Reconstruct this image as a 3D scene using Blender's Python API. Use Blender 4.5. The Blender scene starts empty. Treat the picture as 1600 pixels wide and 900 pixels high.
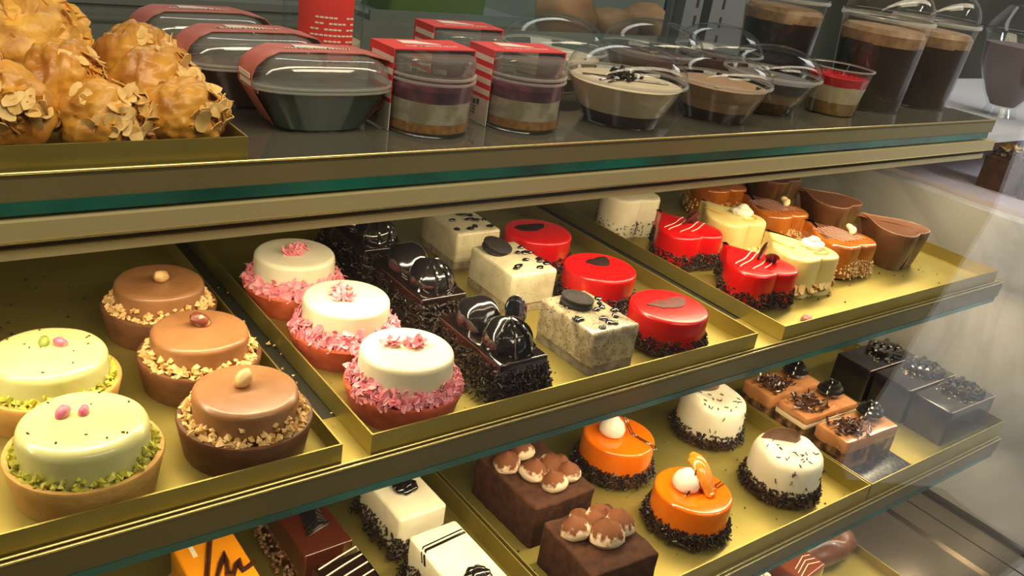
import bpy, math, random
from math import sin, cos, pi, sqrt, radians
from mathutils import Vector, Matrix, noise

U = 0.0115          # one drawing unit (the tarts are 7.6 units wide) in metres
Z0 = 0.95           # height of the middle shelf above the shop floor, metres
random.seed(7)
scn = bpy.context.scene
COL = scn.collection


def W(x, y, z):
    return Vector((x * U, y * U, z * U + Z0))


# ------------------------------------------------------------------ camera, light, exposure
cam_d = bpy.data.cameras.new('camera')
cam_d.sensor_width = 36.0
cam_d.lens = 30.875
cam_d.clip_start = 0.01
cam = bpy.data.objects.new('camera', cam_d)
COL.objects.link(cam)
_R = Matrix(((0.80072716, 0.13805641, -0.58290346),
             (-0.58233397, 0.40753126, -0.70342407),
             (0.14043918, 0.90269524, 0.40671628)))
# the camera's axes: columns of R are camera right / up / back written in world axes
cam.matrix_world = Matrix.Translation(W(0, 0, 30)) @ _R.to_4x4()
scn.camera = cam

scn.view_settings.view_transform = 'Standard'
scn.view_settings.look = 'None'
scn.view_settings.gamma = 1.0
scn.view_settings.use_curve_mapping = False
scn.view_settings.exposure = -0.12
scn.cycles.use_denoising = True
scn.cycles.max_bounces = 10
scn.cycles.transparent_max_bounces = 40
scn.cycles.glossy_bounces = 4
scn.cycles.caustics_reflective = False
scn.cycles.caustics_refractive = False
scn.cycles.sample_clamp_indirect = 4.0

world = bpy.data.worlds.new('shop_air')
world.use_nodes = True
world.node_tree.nodes['Background'].inputs[0].default_value = (1.0, 0.86, 0.62, 1)
world.node_tree.nodes['Background'].inputs[1].default_value = 0.085
scn.world = world


def area(name, x, y, z, sx, sy, power, col, tilt=0.0, rz=0.0, ry=0.0):
    l = bpy.data.lights.new(name, 'AREA')
    l.shape = 'RECTANGLE'
    l.size = sx * U
    l.size_y = sy * U
    l.energy = power
    l.color = col
    o = bpy.data.objects.new(name, l)
    o.location = W(x, y, z)
    o.rotation_euler = (tilt, ry, rz)
    COL.objects.link(o)
    return o


WARM = (1.0, 0.80, 0.50)
area('led_strip_top', 40, 40.0, 35, 130, 3.4, 2.3, (1.0, 0.84, 0.60), radians(8))
area('led_strip_upper', 38, 44.6, 11.3, 124, 1.2, 3.9, WARM, radians(-4))
area('led_strip_middle', 38, 38.2, -3.2, 124, 1.2, 3.1, WARM, radians(-2))
area('led_strip_lower', 40, 33.0, -20.2, 120, 1.2, 1.6, WARM, radians(4))
area('shop_ceiling_light', 60, -90, 165, 160, 60, 40, (1.0, 0.86, 0.60), radians(12))
area('haze_light', 150, -60, 95, 50, 50, 66, (0.88, 0.92, 1.0), 0, 0, radians(-40))  # added lamp for the unseen slab that gives the haze
area('kitchen_light', 60, 130, 90, 120, 20, 5, (0.95, 1.0, 0.92), 0)
area('counter_fill', 128, 56, 60, 30, 20, 1.6, (1.0, 0.97, 0.95), 0)  # added lamp without a seen fixture, brightens the white counter


# ------------------------------------------------------------------ materials
MATS = {}


def lin(c):
    if isinstance(c, str):
        c = tuple(int(c[i:i + 2], 16) / 255 for i in (0, 2, 4))
        c = tuple(v / 12.92 if v <= 0.04045 else ((v + 0.055) / 1.055) ** 2.4 for v in c)
    return (c[0], c[1], c[2], 1.0)


def mat(name, color, rough=0.5, metal=0.0, col2=None, nscale=90, nlo=0.4, nhi=0.65, bump=0.0, bscale=200,
        sss=0.0, coat=0.0, spec=0.5, dots=None, emit=None):
    if name in MATS:
        return MATS[name]
    m = bpy.data.materials.new(name)
    m.use_nodes = True
    nt = m.node_tree
    b = nt.nodes['Principled BSDF']
    b.inputs['Base Color'].default_value = lin(color)
    b.inputs['Roughness'].default_value = rough
    b.inputs['Metallic'].default_value = metal
    b.inputs['Specular IOR Level'].default_value = spec
    if sss:
        b.inputs['Subsurface Weight'].default_value = sss
        b.inputs['Subsurface Radius'].default_value = (1.0, 0.8, 0.55)
        b.inputs['Subsurface Scale'].default_value = 0.004
    if coat:
        b.inputs['Coat Weight'].default_value = coat
        b.inputs['Coat Roughness'].default_value = 0.06
    tc = nt.nodes.new('ShaderNodeTexCoord')
    last = None
    if col2 is not None:
        n = nt.nodes.new('ShaderNodeTexNoise')
        n.inputs['Scale'].default_value = nscale
        n.inputs['Detail'].default_value = 4
        nt.links.new(tc.outputs['Object'], n.inputs['Vector'])
        r = nt.nodes.new('ShaderNodeValToRGB')
        r.color_ramp.elements[0].position = nlo
        r.color_ramp.elements[0].color = lin(color)
        r.color_ramp.elements[1].position = nhi
        r.color_ramp.elements[1].color = lin(col2)
        nt.links.new(n.outputs['Fac'], r.inputs['Fac'])
        last = r.outputs['Color']
    if dots is not None:                      # (colour, voronoi scale, radius)
        v = nt.nodes.new('ShaderNodeTexVoronoi')
        v.inputs['Scale'].default_value = dots[1]
        nt.links.new(tc.outputs['Object'], v.inputs['Vector'])
        r2 = nt.nodes.new('ShaderNodeValToRGB')
        r2.color_ramp.elements[0].position = dots[2]
        r2.color_ramp.elements[0].color = (1, 1, 1, 1)
        r2.color_ramp.elements[1].position = dots[2] + 0.06
        r2.color_ramp.elements[1].color = (0, 0, 0, 1)
        nt.links.new(v.outputs['Distance'], r2.inputs['Fac'])
        mx = nt.nodes.new('ShaderNodeMixRGB')
        nt.links.new(r2.outputs['Color'], mx.inputs['Fac'])
        if last is not None:
            nt.links.new(last, mx.inputs['Color1'])
        else:
            mx.inputs['Color1'].default_value = lin(color)
        mx.inputs['Color2'].default_value = lin(dots[0])
        last = mx.outputs['Color']
    if last is not None:
        nt.links.new(last, b.inputs['Base Color'])
    if bump:
        n2 = nt.nodes.new('ShaderNodeTexNoise')
        n2.inputs['Scale'].default_value = bscale
        n2.inputs['Detail'].default_value = 5
        nt.links.new(tc.outputs['Object'], n2.inputs['Vector'])
        bp = nt.nodes.new('ShaderNodeBump')
        bp.inputs['Strength'].default_value = bump
        bp.inputs['Distance'].default_value = 0.002
        nt.links.new(n2.outputs['Fac'], bp.inputs['Height'])
        nt.links.new(bp.outputs['Normal'], b.inputs['Normal'])
    MATS[name] = m
    return m


def clear_mat(name, tint=(1, 1, 1), f0=0.04, rough=0.0):
    """thin clear plastic or glass: what is behind, plus a Schlick reflection"""
    if name in MATS:
        return MATS[name]
    m = bpy.data.materials.new(name)
    m.use_nodes = True
    nt = m.node_tree
    nt.nodes.remove(nt.nodes['Principled BSDF'])
    out = nt.nodes['Material Output']
    tr = nt.nodes.new('ShaderNodeBsdfTransparent')
    tr.inputs['Color'].default_value = (*tint, 1)
    gl = nt.nodes.new('ShaderNodeBsdfGlossy')
    gl.inputs['Roughness'].default_value = rough
    geo = nt.nodes.new('ShaderNodeNewGeometry')
    dot = nt.nodes.new('ShaderNodeVectorMath')
    dot.operation = 'DOT_PRODUCT'
    nt.links.new(geo.outputs['Normal'], dot.inputs[0])
    nt.links.new(geo.outputs['Incoming'], dot.inputs[1])

    def mth(op, a, bb):
        n = nt.nodes.new('ShaderNodeMath')
        n.operation = op
        for i, v in enumerate((a, bb)):
            if v is None:
                continue
            if isinstance(v, (int, float)):
                n.inputs[i].default_value = v
            else:
                nt.links.new(v, n.inputs[i])
        return n.outputs[0]
    c = mth('ABSOLUTE', dot.outputs['Value'], None)
    k = mth('POWER', mth('SUBTRACT', 1.0, c), 5.0)
    f = mth('ADD', mth('MULTIPLY', k, 1 - f0), f0)
    mx = nt.nodes.new('ShaderNodeMixShader')
    nt.links.new(f, mx.inputs['Fac'])
    nt.links.new(tr.outputs[0], mx.inputs[1])
    nt.links.new(gl.outputs[0], mx.inputs[2])
    nt.links.new(mx.outputs[0], out.inputs['Surface'])
    MATS[name] = m
    return m


def hazed_mat(name, haze, col, f0, rough):
    m = clear_mat(name, (0.92, 0.92, 0.91), f0, rough)
    nt = m.node_tree
    out = nt.nodes['Material Output']
    sh = out.inputs['Surface'].links[0].from_socket
    df = nt.nodes.new('ShaderNodeBsdfDiffuse')
    df.inputs['Color'].default_value = (*col, 1)
    mx = nt.nodes.new('ShaderNodeMixShader')
    mx.inputs['Fac'].default_value = haze
    nt.links.new(sh, mx.inputs[1])
    nt.links.new(df.outputs[0], mx.inputs[2])
    nt.links.new(mx.outputs[0], out.inputs['Surface'])
    return m


def marble_mat(name, base, vein, scale, rough):
    if name in MATS:
        return MATS[name]
    m = mat(name, base, rough)
    nt = m.node_tree
    b = nt.nodes['Principled BSDF']
    tc = nt.nodes.new('ShaderNodeTexCoord')
    n = nt.nodes.new('ShaderNodeTexNoise')
    n.inputs['Scale'].default_value = scale
    n.inputs['Detail'].default_value = 8
    n.inputs['Distortion'].default_value = 1.6
    r = nt.nodes.new('ShaderNodeValToRGB')
    e = r.color_ramp.elements
    e[0].position, e[0].color = 0.44, lin(base)
    e[1].position, e[1].color = 0.56, lin(base)
    k = r.color_ramp.elements.new(0.5)
    k.color = lin(vein)
    nt.links.new(tc.outputs['Object'], n.inputs['Vector'])
    nt.links.new(n.outputs['Fac'], r.inputs['Fac'])
    n2 = nt.nodes.new('ShaderNodeTexNoise')
    n2.inputs['Scale'].default_value = scale * 0.6
    mx = nt.nodes.new('ShaderNodeMixRGB')
    nt.links.new(tc.outputs['Object'], n2.inputs['Vector'])
    nt.links.new(n2.outputs['Fac'], mx.inputs['Fac'])
    mx.inputs['Color1'].default_value = lin(base)
    nt.links.new(r.outputs['Color'], mx.inputs['Color2'])
    nt.links.new(mx.outputs['Color'], b.inputs['Base Color'])
    return m


def brushed_mat(name, base, rough):
    m = mat(name, base, rough, 1.0)
    nt = m.node_tree
    b = nt.nodes['Principled BSDF']
    tc = nt.nodes.new('ShaderNodeTexCoord')
    mp = nt.nodes.new('ShaderNodeMapping')
    mp.inputs['Scale'].default_value = (900, 6, 900)
    n = nt.nodes.new('ShaderNodeTexNoise')
    n.inputs['Scale'].default_value = 1.0
    n.inputs['Detail'].default_value = 3
    nt.links.new(tc.outputs['Object'], mp.inputs['Vector'])
    nt.links.new(mp.outputs['Vector'], n.inputs['Vector'])
    mr = nt.nodes.new('ShaderNodeMapRange')
    mr.inputs['To Min'].default_value = rough - 0.03
    mr.inputs['To Max'].default_value = rough + 0.05
    nt.links.new(n.outputs['Fac'], mr.inputs['Value'])
    nt.links.new(mr.outputs['Result'], b.inputs['Roughness'])
    return m


GOLD = mat('gold_board', (0.43, 0.355, 0.095), 0.44, 0.78, (0.385, 0.315, 0.08), 22, bump=0.03, bscale=60)
RAILM = mat('gold_rail_dark_reflection', (0.17, 0.142, 0.062), 0.32, 0.4)  # darker copy of the rail gold, dark floor reflection put into its colour
LIPM = mat('polished_gold_lip', (1.0, 0.80, 0.36), 0.22, 0.9)
PROFM = mat('champagne_profile', (0.66, 0.55, 0.30), 0.38, 0.3)
DARKM = mat('dark_recess', (0.02, 0.018, 0.012), 0.6)
TEALM = mat('green_glass_edge', (0.012, 0.19, 0.155), 0.12, 0.0, (0.007, 0.07, 0.06), 9, coat=0.5)
GLASS = clear_mat('shelf_glass', (0.86, 0.93, 0.90), 0.06)
FRONTG = clear_mat('front_pane_glass', (0.985, 0.99, 0.985), 0.042)
PLASTR = hazed_mat('clear_plastic_rim', 0.30, (0.75, 0.72, 0.68), 0.25, 0.10)
FROST = hazed_mat('hazed_plastic', 0.15, (0.60, 0.56, 0.54), 0.17, 0.06)
PLAST = clear_mat('clear_plastic', (0.98, 0.985, 0.985), 0.055, 0.03)
STEEL = brushed_mat('brushed_steel', (0.46, 0.41, 0.34), 0.24)
GREY = mat('grey_painted_metal', (0.13, 0.135, 0.135), 0.45)
MARBLE = marble_mat('pale_marble', (0.60, 0.59, 0.57), (0.36, 0.34, 0.32), 4.0, 0.16)
MARBLEW = marble_mat('grey_marble', (0.46, 0.45, 0.41), (0.30, 0.29, 0.26), 3.0, 0.2)
DARKC = mat('dark_chocolate_glaze', (0.012, 0.006, 0.004), 0.12, coat=1.0)
BLACKC = mat('black_glaze', (0.010, 0.008, 0.008), 0.14, coat=1.0)
VERM = mat('chocolate_vermicelli', (0.017, 0.009, 0.006), 0.38, 0, (0.034, 0.018, 0.011), 300)
COOKIE = mat('black_cookie', (0.018, 0.015, 0.013), 0.6, 0, (0.04, 0.034, 0.03), 700, bump=0.5, bscale=900, spec=0.25)
CREAM = mat('white_cream', (0.86, 0.80, 0.60), 0.40, 0, (0.80, 0.73, 0.50), 60, sss=0.25, bump=0.06, bscale=120)
PISTC = mat('pistachio_cream', (0.64, 0.63, 0.29), 0.28, 0, (0.58, 0.57, 0.24), 50, sss=0.25, bump=0.10, bscale=110, coat=0.25)
MILKC = mat('milk_chocolate_mousse', (0.33, 0.155, 0.062), 0.34, 0, (0.28, 0.125, 0.048), 60, sss=0.1, bump=0.06, bscale=140, coat=0.15)
WHITEM = mat('white_mousse', (0.84, 0.79, 0.60), 0.42, 0, (0.78, 0.70, 0.50), 40, sss=0.25, bump=0.04)
PINK = mat('pink_chocolate_curls', (0.86, 0.26, 0.33), 0.45, 0, (0.93, 0.42, 0.48), 150, sss=0.1)
REDCRUST = mat('red_crust', (0.58, 0.12, 0.05), 0.55, 0, (0.48, 0.08, 0.03), 120, bump=0.15)
TARTCRUST = mat('golden_crust', (0.62, 0.36, 0.10), 0.6, 0, (0.52, 0.28, 0.07), 90, bump=0.2, bscale=300)
COCOACRUST = mat('cocoa_crust', (0.16, 0.065, 0.025), 0.55, 0, (0.12, 0.046, 0.018), 120, bump=0.15, bscale=300)
NUT = mat('chopped_hazelnut', (0.66, 0.40, 0.13), 0.5, 0, (0.84, 0.60, 0.28), 160)
NUTSKIN = mat('hazelnut_skin', (0.15, 0.035, 0.02), 0.4, 0, (0.62, 0.42, 0.24), 130, 0.55, 0.6)
HAZEL = mat('peeled_hazelnut', (0.66, 0.44, 0.18), 0.4, 0, (0.50, 0.30, 0.12), 120)
PISTN = mat('chopped_pistachio', (0.58, 0.56, 0.06), 0.5, 0, (0.30, 0.27, 0.04), 150)
PISTG = mat('whole_pistachio', (0.20, 0.27, 0.05), 0.45, 0, (0.36, 0.38, 0.08), 150)
ROSE = mat('rose_petal', (0.55, 0.10, 0.22), 0.5, 0, (0.62, 0.32, 0.30), 120)
REDG = mat('red_mirror_glaze', (0.60, 0.005, 0.006), 0.28, 0, (0.54, 0.004, 0.005), 30, coat=0.2)
REDDK = mat('crimson_glaze', (0.07, 0.012, 0.012), 0.6, 0, (0.16, 0.010, 0.010), 220)
YELLOWC = mat('vanilla_cream', (0.76, 0.61, 0.24), 0.34, 0, (0.70, 0.54, 0.19), 40, sss=0.2, coat=0.2)
CARAMEL = mat('caramel_glaze', (0.46, 0.13, 0.016), 0.15, 0, (0.34, 0.085, 0.010), 50, coat=0.8)
CARALINE = mat('caramel_drizzle', (0.70, 0.36, 0.06), 0.25, coat=0.4)
MILKCOAT = mat('milk_chocolate_coating', (0.13, 0.050, 0.022), 0.32, 0, (0.10, 0.036, 0.016), 40, coat=0.15)
ALMOND = mat('almond_flake', (0.86, 0.58, 0.22), 0.5, 0, (0.72, 0.42, 0.11), 150)
PEANUT = mat('peanut', (0.80, 0.60, 0.30), 0.45)
ORANGEG = mat('orange_glaze', (0.90, 0.185, 0.004), 0.14, 0, (0.84, 0.155, 0.003), 30, coat=0.5, sss=0.04)
ORANGEP = mat('candied_orange', (0.66, 0.20, 0.015), 0.2, 0, (0.80, 0.30, 0.03), 90, coat=0.5)
MANGO = mat('mango_glaze', (0.82, 0.30, 0.012), 0.14, 0, (0.76, 0.26, 0.01), 30, coat=0.7)
COCOA = mat('cocoa_dusted_sponge', (0.075, 0.030, 0.015), 0.85, 0, (0.045, 0.018, 0.010), 110, bump=0.35, bscale=350, spec=0.2)
SPECK = mat('cookies_and_cream', (0.72, 0.65, 0.43), 0.24, 0, (0.60, 0.52, 0.33), 70, coat=0.6, dots=((0.20, 0.16, 0.11), 300, 0.10))
SPECKG = mat('dense_cookie_cream', (0.50, 0.42, 0.27), 0.24, 0, (0.28, 0.22, 0.14), 120, coat=0.6, dots=((0.09, 0.075, 0.055), 340, 0.20))
MOUSSE3 = mat('marbled_mousse', (0.36, 0.19, 0.08), 0.4, 0, (0.05, 0.022, 0.012), 60, 0.38, 0.56, coat=0.2)
TOFFEE = mat('toffee_top', (0.42, 0.18, 0.065), 0.22, 0, (0.34, 0.13, 0.045), 60, coat=0.6)
BRULEE = mat('pale_cream_layer', (0.78, 0.64, 0.40), 0.4)
SHAVE = mat('chocolate_shavings', (0.06, 0.024, 0.012), 0.3, coat=0.4)
WHITELINE = mat('white_chocolate_line', (0.86, 0.66, 0.52), 0.35)
PASTRY = mat('baked_pastry', (0.70, 0.335, 0.042), 0.38, 0, (0.36, 0.12, 0.015), 40, 0.42, 0.68, bump=0.35, bscale=110, coat=0.15)
FLAKY = mat('flaky_pastry', (0.84, 0.46, 0.08), 0.45, 0, (0.40, 0.14, 0.02), 60, 0.42, 0.75, bump=0.6, bscale=150)
LABELR = mat('red_paper', (0.74, 0.035, 0.030), 0.5, 0, (0.66, 0.03, 0.026), 40)
LABELP = mat('faded_red_paper', (0.50, 0.12, 0.10), 0.55, 0, (0.56, 0.19, 0.16), 60)
PAPERW = mat('white_print', (0.80, 0.74, 0.68), 0.6)
INK = mat('dark_green_ink', (0.02, 0.06, 0.04), 0.6)


def dusted_mat(name, base, dust, lo, hi, scale):
    """fine powder lying on what faces up, patchy"""
    m = mat(name, base, 0.7, spec=0.2)
    nt = m.node_tree
    tc = nt.nodes.new('ShaderNodeTexCoord')
    sp = nt.nodes.new('ShaderNodeSeparateXYZ')
    nt.links.new(tc.outputs['Normal'], sp.inputs[0])
    n = nt.nodes.new('ShaderNodeTexNoise')
    n.inputs['Scale'].default_value = scale
    n.inputs['Detail'].default_value = 6
    nt.links.new(tc.outputs['Object'], n.inputs['Vector'])
    ad = nt.nodes.new('ShaderNodeMath')
    ad.operation = 'MULTIPLY_ADD'
    ad.inputs[1].default_value = 1.6
    nt.links.new(n.outputs['Fac'], ad.inputs[0])
    nt.links.new(sp.outputs['Z'], ad.inputs[2])
    r = nt.nodes.new('ShaderNodeMapRange')
    r.inputs['From Min'].default_value = lo
    r.inputs['From Max'].default_value = hi
    nt.links.new(ad.outputs[0], r.inputs['Value'])
    mx = nt.nodes.new('ShaderNodeMixRGB')
    mx.inputs['Color1'].default_value = lin(base)
    mx.inputs['Color2'].default_value = lin(dust)
    nt.links.new(r.outputs['Result'], mx.inputs['Fac'])
    nt.links.new(mx.outputs['Color'], nt.nodes['Principled BSDF'].inputs['Base Color'])
    return m


# ------------------------------------------------------------------ mesh builder (drawing units, scaled on build)
class MB:
    def __init__(s):
        s.v = []
        s.f = []
        s.mi = []
        s.cur = 0

    def add(s, vs, fs, M=None):
        n = len(s.v)
        if M is not None:
            vs = [M @ Vector(p) for p in vs]
        s.v.extend(tuple(p) for p in vs)
        s.f.extend(tuple(i + n for i in f) for f in fs)
        s.mi.extend([s.cur] * len(fs))
        return s

    def box(s, x0, x1, y0, y1, z0, z1, M=None):
        vs = [(x, y, z) for z in (z0, z1) for y in (y0, y1) for x in (x0, x1)]
        return s.add(vs, [(0, 2, 3, 1), (4, 5, 7, 6), (0, 1, 5, 4), (2, 6, 7, 3), (0, 4, 6, 2), (1, 3, 7, 5)], M)

    def rings(s, rings, cap0=True, cap1=True, M=None):
        n = len(rings[0])
        vs = [p for r in rings for p in r]
        fs = []
        for i in range(len(rings) - 1):
            for j in range(n):
                k = (j + 1) % n
                fs.append((i * n + j, i * n + k, (i + 1) * n + k, (i + 1) * n + j))
        if cap0:
            fs.append(tuple(range(n - 1, -1, -1)))
        if cap1:
            b = (len(rings) - 1) * n
            fs.append(tuple(range(b, b + n)))
        return s.add(vs, fs, M)

    def lathe(s, prof, n=48, wob=0.0, seed=0.0, cap0=True, cap1=True, M=None):
        rs = []
        for r, z in prof:
            ring = []
            for j in range(n):
                a = 2 * pi * j / n
                q = r * (1 + wob * noise.noise(Vector((cos(a) * 1.6 + seed, sin(a) * 1.6, z * 0.4))))
                ring.append((q * cos(a), q * sin(a), z))
            rs.append(ring)
        return s.rings(rs, cap0, cap1, M)

    def loft(s, outline, prof, wob=0.0, seed=0.0, M=None, cap0=True):
        """prof: (inset, z) rows from the bottom up over a 2-D outline"""
        n = len(outline)
        nr = []
        for i in range(n):
            a = Vector(outline[i - 1])
            b = Vector(outline[(i + 1) % n])
            t = (b - a)
            t.normalize()
            nr.append(Vector((t.y, -t.x)))
        rs = []
        for ins, z in prof:
            ring = []
            for i in range(n):
                p = Vector(outline[i]) - nr[i] * ins
                w = wob * noise.noise(Vector((p.x * 0.9 + seed, p.y * 0.9, z * 0.9)))
                p = p + nr[i] * w
                zz = z + (wob * 0.6 * noise.noise(Vector((p.x * 0.6 + seed, p.y * 0.6, 9))) if z > 0.5 else 0)
                ring.append((p.x, p.y, zz))
            rs.append(ring)
        return s.rings(rs, cap0, True, M)

    def tube(s, pts, r, n=6, taper=None, M=None, flat=1.0):
        pts = [Vector(p) for p in pts]
        rs = []
        for i, p in enumerate(pts):
            t = (pts[min(i + 1, len(pts) - 1)] - pts[max(i - 1, 0)]).normalized()
            u = t.cross(Vector((0, 0, 1)))
            if u.length < 1e-4:
                u = Vector((1, 0, 0))
            u.normalize()
            w = u.cross(t)
            rr = r * (taper(i / (len(pts) - 1)) if taper else 1)
            rs.append([p + (u * cos(2 * pi * j / n) + w * sin(2 * pi * j / n) * flat) * rr for j in range(n)])
        return s.rings(rs, True, True, M)

    def blob(s, c, r, nu=18, nv=12, amp=0.0, fr=1.0, seed=0.0, M=None):
        if not isinstance(r, (tuple, list)):
            r = (r, r, r)
        rs = []
        for i in range(1, nv):
            th = pi * i / nv
            ring = []
            for j in range(nu):
                ph = 2 * pi * j / nu
                d = Vector((sin(th) * cos(ph), sin(th) * sin(ph), -cos(th)))
                k = 1 + amp * noise.noise(d * fr + Vector((seed, seed * 1.7, 0)))
                ring.append((c[0] + d.x * r[0] * k, c[1] + d.y * r[1] * k, c[2] + d.z * r[2] * k))
            rs.append(ring)
        return s.rings(rs, True, True, M)

    def chunk(s, c, r, rng):
        """small broken piece"""
        vs = []
        for d in ((1, 0, 0), (-1, 0, 0), (0, 1, 0), (0, -1, 0), (0, 0, 1), (0, 0, -1)):
            k = r * rng.uniform(0.7, 1.25)
            vs.append(Vector(d) * k + Vector((rng.uniform(-.3, .3), rng.uniform(-.3, .3), rng.uniform(-.3, .3))) * r)
        q = Matrix.Rotation(rng.uniform(0, 6.28), 3, 'Z') @ Matrix.Rotation(rng.uniform(0, 3), 3, 'X')
        vs = [q @ v + Vector(c) for v in vs]
        return s.add(vs, [(0, 2, 4), (2, 1, 4), (1, 3, 4), (3, 0, 4), (2, 0, 5), (1, 2, 5), (3, 1, 5), (0, 3, 5)])

    def sprinkle(s, c, l, r, rng, d=None):
        if d is None:
            d = Vector((rng.gauss(0, 1), rng.gauss(0, 1), rng.gauss(0, 0.8)))
        d = d.normalized()
        u = d.orthogonal().normalized()
        w = d.cross(u)
        c = Vector(c)
        vs = []
        for e, k in ((-1, .7), (-.8, 1), (.8, 1), (1, .7)):
            for j in range(4):
                a = pi / 2 * j + .4
                vs.append(c + d * l * .5 * e + (u * cos(a) + w * sin(a)) * r * k)
        fs = []
        for i in range(3):
            for j in range(4):
                k = (j + 1) % 4
                fs.append((i * 4 + j, i * 4 + k, i * 4 + 4 + k, i * 4 + 4 + j))
        fs += [(3, 2, 1, 0), (12, 13, 14, 15)]
        return s.add(vs, fs)

    def flake(s, c, rx, ry, rng, curl=0.3, th=0.05, nrm=None, n=10):
        """thin curved oval flake with thickness"""
        q = Matrix.Rotation(rng.uniform(0, 6.28), 3, 'Z')
        z = (nrm or Vector((0, 0, 1))).normalized()
        x = z.orthogonal().normalized()
        y = z.cross(x)
        B = Matrix((x, y, z)).transposed() @ q
        c = Vector(c)
        top, bot = [], []
        for j in range(n):
            a = 2 * pi * j / n
            k = rng.uniform(0.88, 1.1)
            px, py = rx * cos(a) * k, ry * sin(a) * k
            pz = curl * (px / rx) ** 2 * rx
            top.append(c + B @ Vector((px, py, pz + th)))
            bot.append(c + B @ Vector((px, py, pz)))
        ct = c + B @ Vector((0, 0, th))
        cb = c.copy()
        vs = top + bot + [ct, cb]
        fs = []
        for j in range(n):
            k = (j + 1) % n
            fs += [(j, k, 2 * n), (n + k, n + j, 2 * n + 1), (n + j, n + k, k, j)]
        return s.add(vs, fs)

    def build(s, name, m, parent=None, smooth=True, angle=None):
        me = bpy.data.meshes.new(name)
        me.from_pydata([(x * U, y * U, z * U) for x, y, z in s.v], [], s.f)
        ms = m if isinstance(m, (list, tuple)) else [m]
        for k in ms:
            me.materials.append(k)
        if len(ms) > 1:
            me.polygons.foreach_set('material_index', s.mi)
        if smooth:
            me.polygons.foreach_set('use_smooth', [True] * len(me.polygons))
            me.set_sharp_from_angle(angle=radians(angle or 42))
        me.update()
        o = bpy.data.objects.new(name, me)
        COL.objects.link(o)
        if parent is not None:
            o.parent = parent
        return o


def tag(o, label=None, cat=None, group=None, kind=None):
    if label:
        o['label'] = label
    if cat:
        o['category'] = cat
    if group:
        o['group'] = group
    if kind:
        o['kind'] = kind
    return o


def thing(name, label, cat, x, y, z, rz=0.0, group=None):
    o = bpy.data.objects.new(name, None)
    o.empty_display_size = 0.02
    COL.objects.link(o)
    o.location = W(x, y, z)
    o.rotation_euler = (0, 0, radians(rz))
    return tag(o, label, cat, group)


def put(o, x, y, z, rz=0.0):
    o.location = W(x, y, z)
    o.rotation_euler = (0, 0, radians(rz))
    return o


def dup(src, x, y, z, rz=0.0, label=None, skip=()):
    r = src.copy()
    COL.objects.link(r)
    put(r, x, y, z, rz)
    if label:
        r['label'] = label
    for ch in list(src.children):
        if ch.name.split('.')[0] in skip:
            continue
        c = ch.copy()
        COL.objects.link(c)
        c.parent = r
        for g in list(ch.children):
            d = g.copy()
            COL.objects.link(d)
            d.parent = c
    return r


# outlines, anticlockwise
def o_circle(r, n=48):
    return [(r * cos(2 * pi * i / n), r * sin(2 * pi * i / n)) for i in range(n)]


def o_oval(a, b, p=2.6, n=56):
    out = []
    for i in range(n):
        t = 2 * pi * i / n
        c, s_ = cos(t), sin(t)
        out.append((a * math.copysign(abs(c) ** (2 / p), c), b * math.copysign(abs(s_) ** (2 / p), s_)))
    return out


def o_rect(w, d, r=0.25, k=4, seg=5):
    """rounded rectangle with subdivided straight sides"""
    pts = []
    cs = [(w / 2 - r, d / 2 - r, 0), (-w / 2 + r, d / 2 - r, 90), (-w / 2 + r, -d / 2 + r, 180), (w / 2 - r, -d / 2 + r, 270)]
    for i, (cx, cy, a0) in enumerate(cs):
        for j in range(k + 1):
            a = radians(a0 + 90 * j / k)
            pts.append((cx + r * cos(a), cy + r * sin(a)))
        nx, ny, na = cs[(i + 1) % 4]
        a = radians(na)
        q = (nx + r * cos(a), ny + r * sin(a))
        p = pts[-1]
        for j in range(1, seg):
            t = j / seg
            pts.append((p[0] + (q[0] - p[0]) * t, p[1] + (q[1] - p[1]) * t))
    return pts


def o_heart(w, l, n=64):
    """heart with its point at +y and the lobes at -y"""
    pts = []
    for i in range(n):
        t = 2 * pi * (i + 0.5) / n
        x = 16 * sin(t) ** 3
        f = lambda u: 13 * cos(u) - 5 * cos(2 * u) - 2 * cos(3 * u) - cos(4 * u)
        y = f(t)
        if min(t, 2 * pi - t) < 0.9:
            y = f(0.9) - (f(0.9) - y) * 0.20
        elif y < 4:
            x *= 1 + 0.05 * (4 - y) / 20 * (y + 17) / 10
        pts.append((x / 32 * w, -(y + 2.5) / 29 * l))
    a = sum(pts[i][0] * pts[(i + 1) % n][1] - pts[(i + 1) % n][0] * pts[i][1] for i in range(n))
    return pts if a > 0 else pts[::-1]


def round_top(h, r, z0=0.0, n=4, base=0.0):
    """profile rows of a side wall with a rounded upper edge"""
    p = [(base, z0)]
    m = 3
    for i in range(1, m):
        p.append((base, z0 + (h - r - z0) * i / m))
    for i in range(n + 1):
        a = pi / 2 * i / n
        p.append((base + r - r * cos(a), h - r + r * sin(a)))
    return p


def skirt(mb, outline, n, z0, z1, off0, off1, rng, l=0.42, r=0.075):
    """little strands standing round the foot of a cake"""
    k = len(outline)
    l, r, n = l * .78, r * .78, int(n * 1.5)
    for _ in range(n):
        i = rng.randrange(k)
        a, b = Vector(outline[i]), Vector(outline[(i + 1) % k])
        t = rng.random()
        p = a.lerp(b, t)
        nr = Vector(((b - a).y, -(b - a).x))
        if nr.length < 1e-6:
            continue
        nr.normalize()
        f = rng.random() ** 1.3
        z = z0 + (z1 - z0) * f
        o = off0 + (off1 - off0) * (1 - f) * rng.random()
        mb.sprinkle((p.x + nr.x * o, p.y + nr.y * o, z), l * rng.uniform(.7, 1.25), r, rng)


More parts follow.
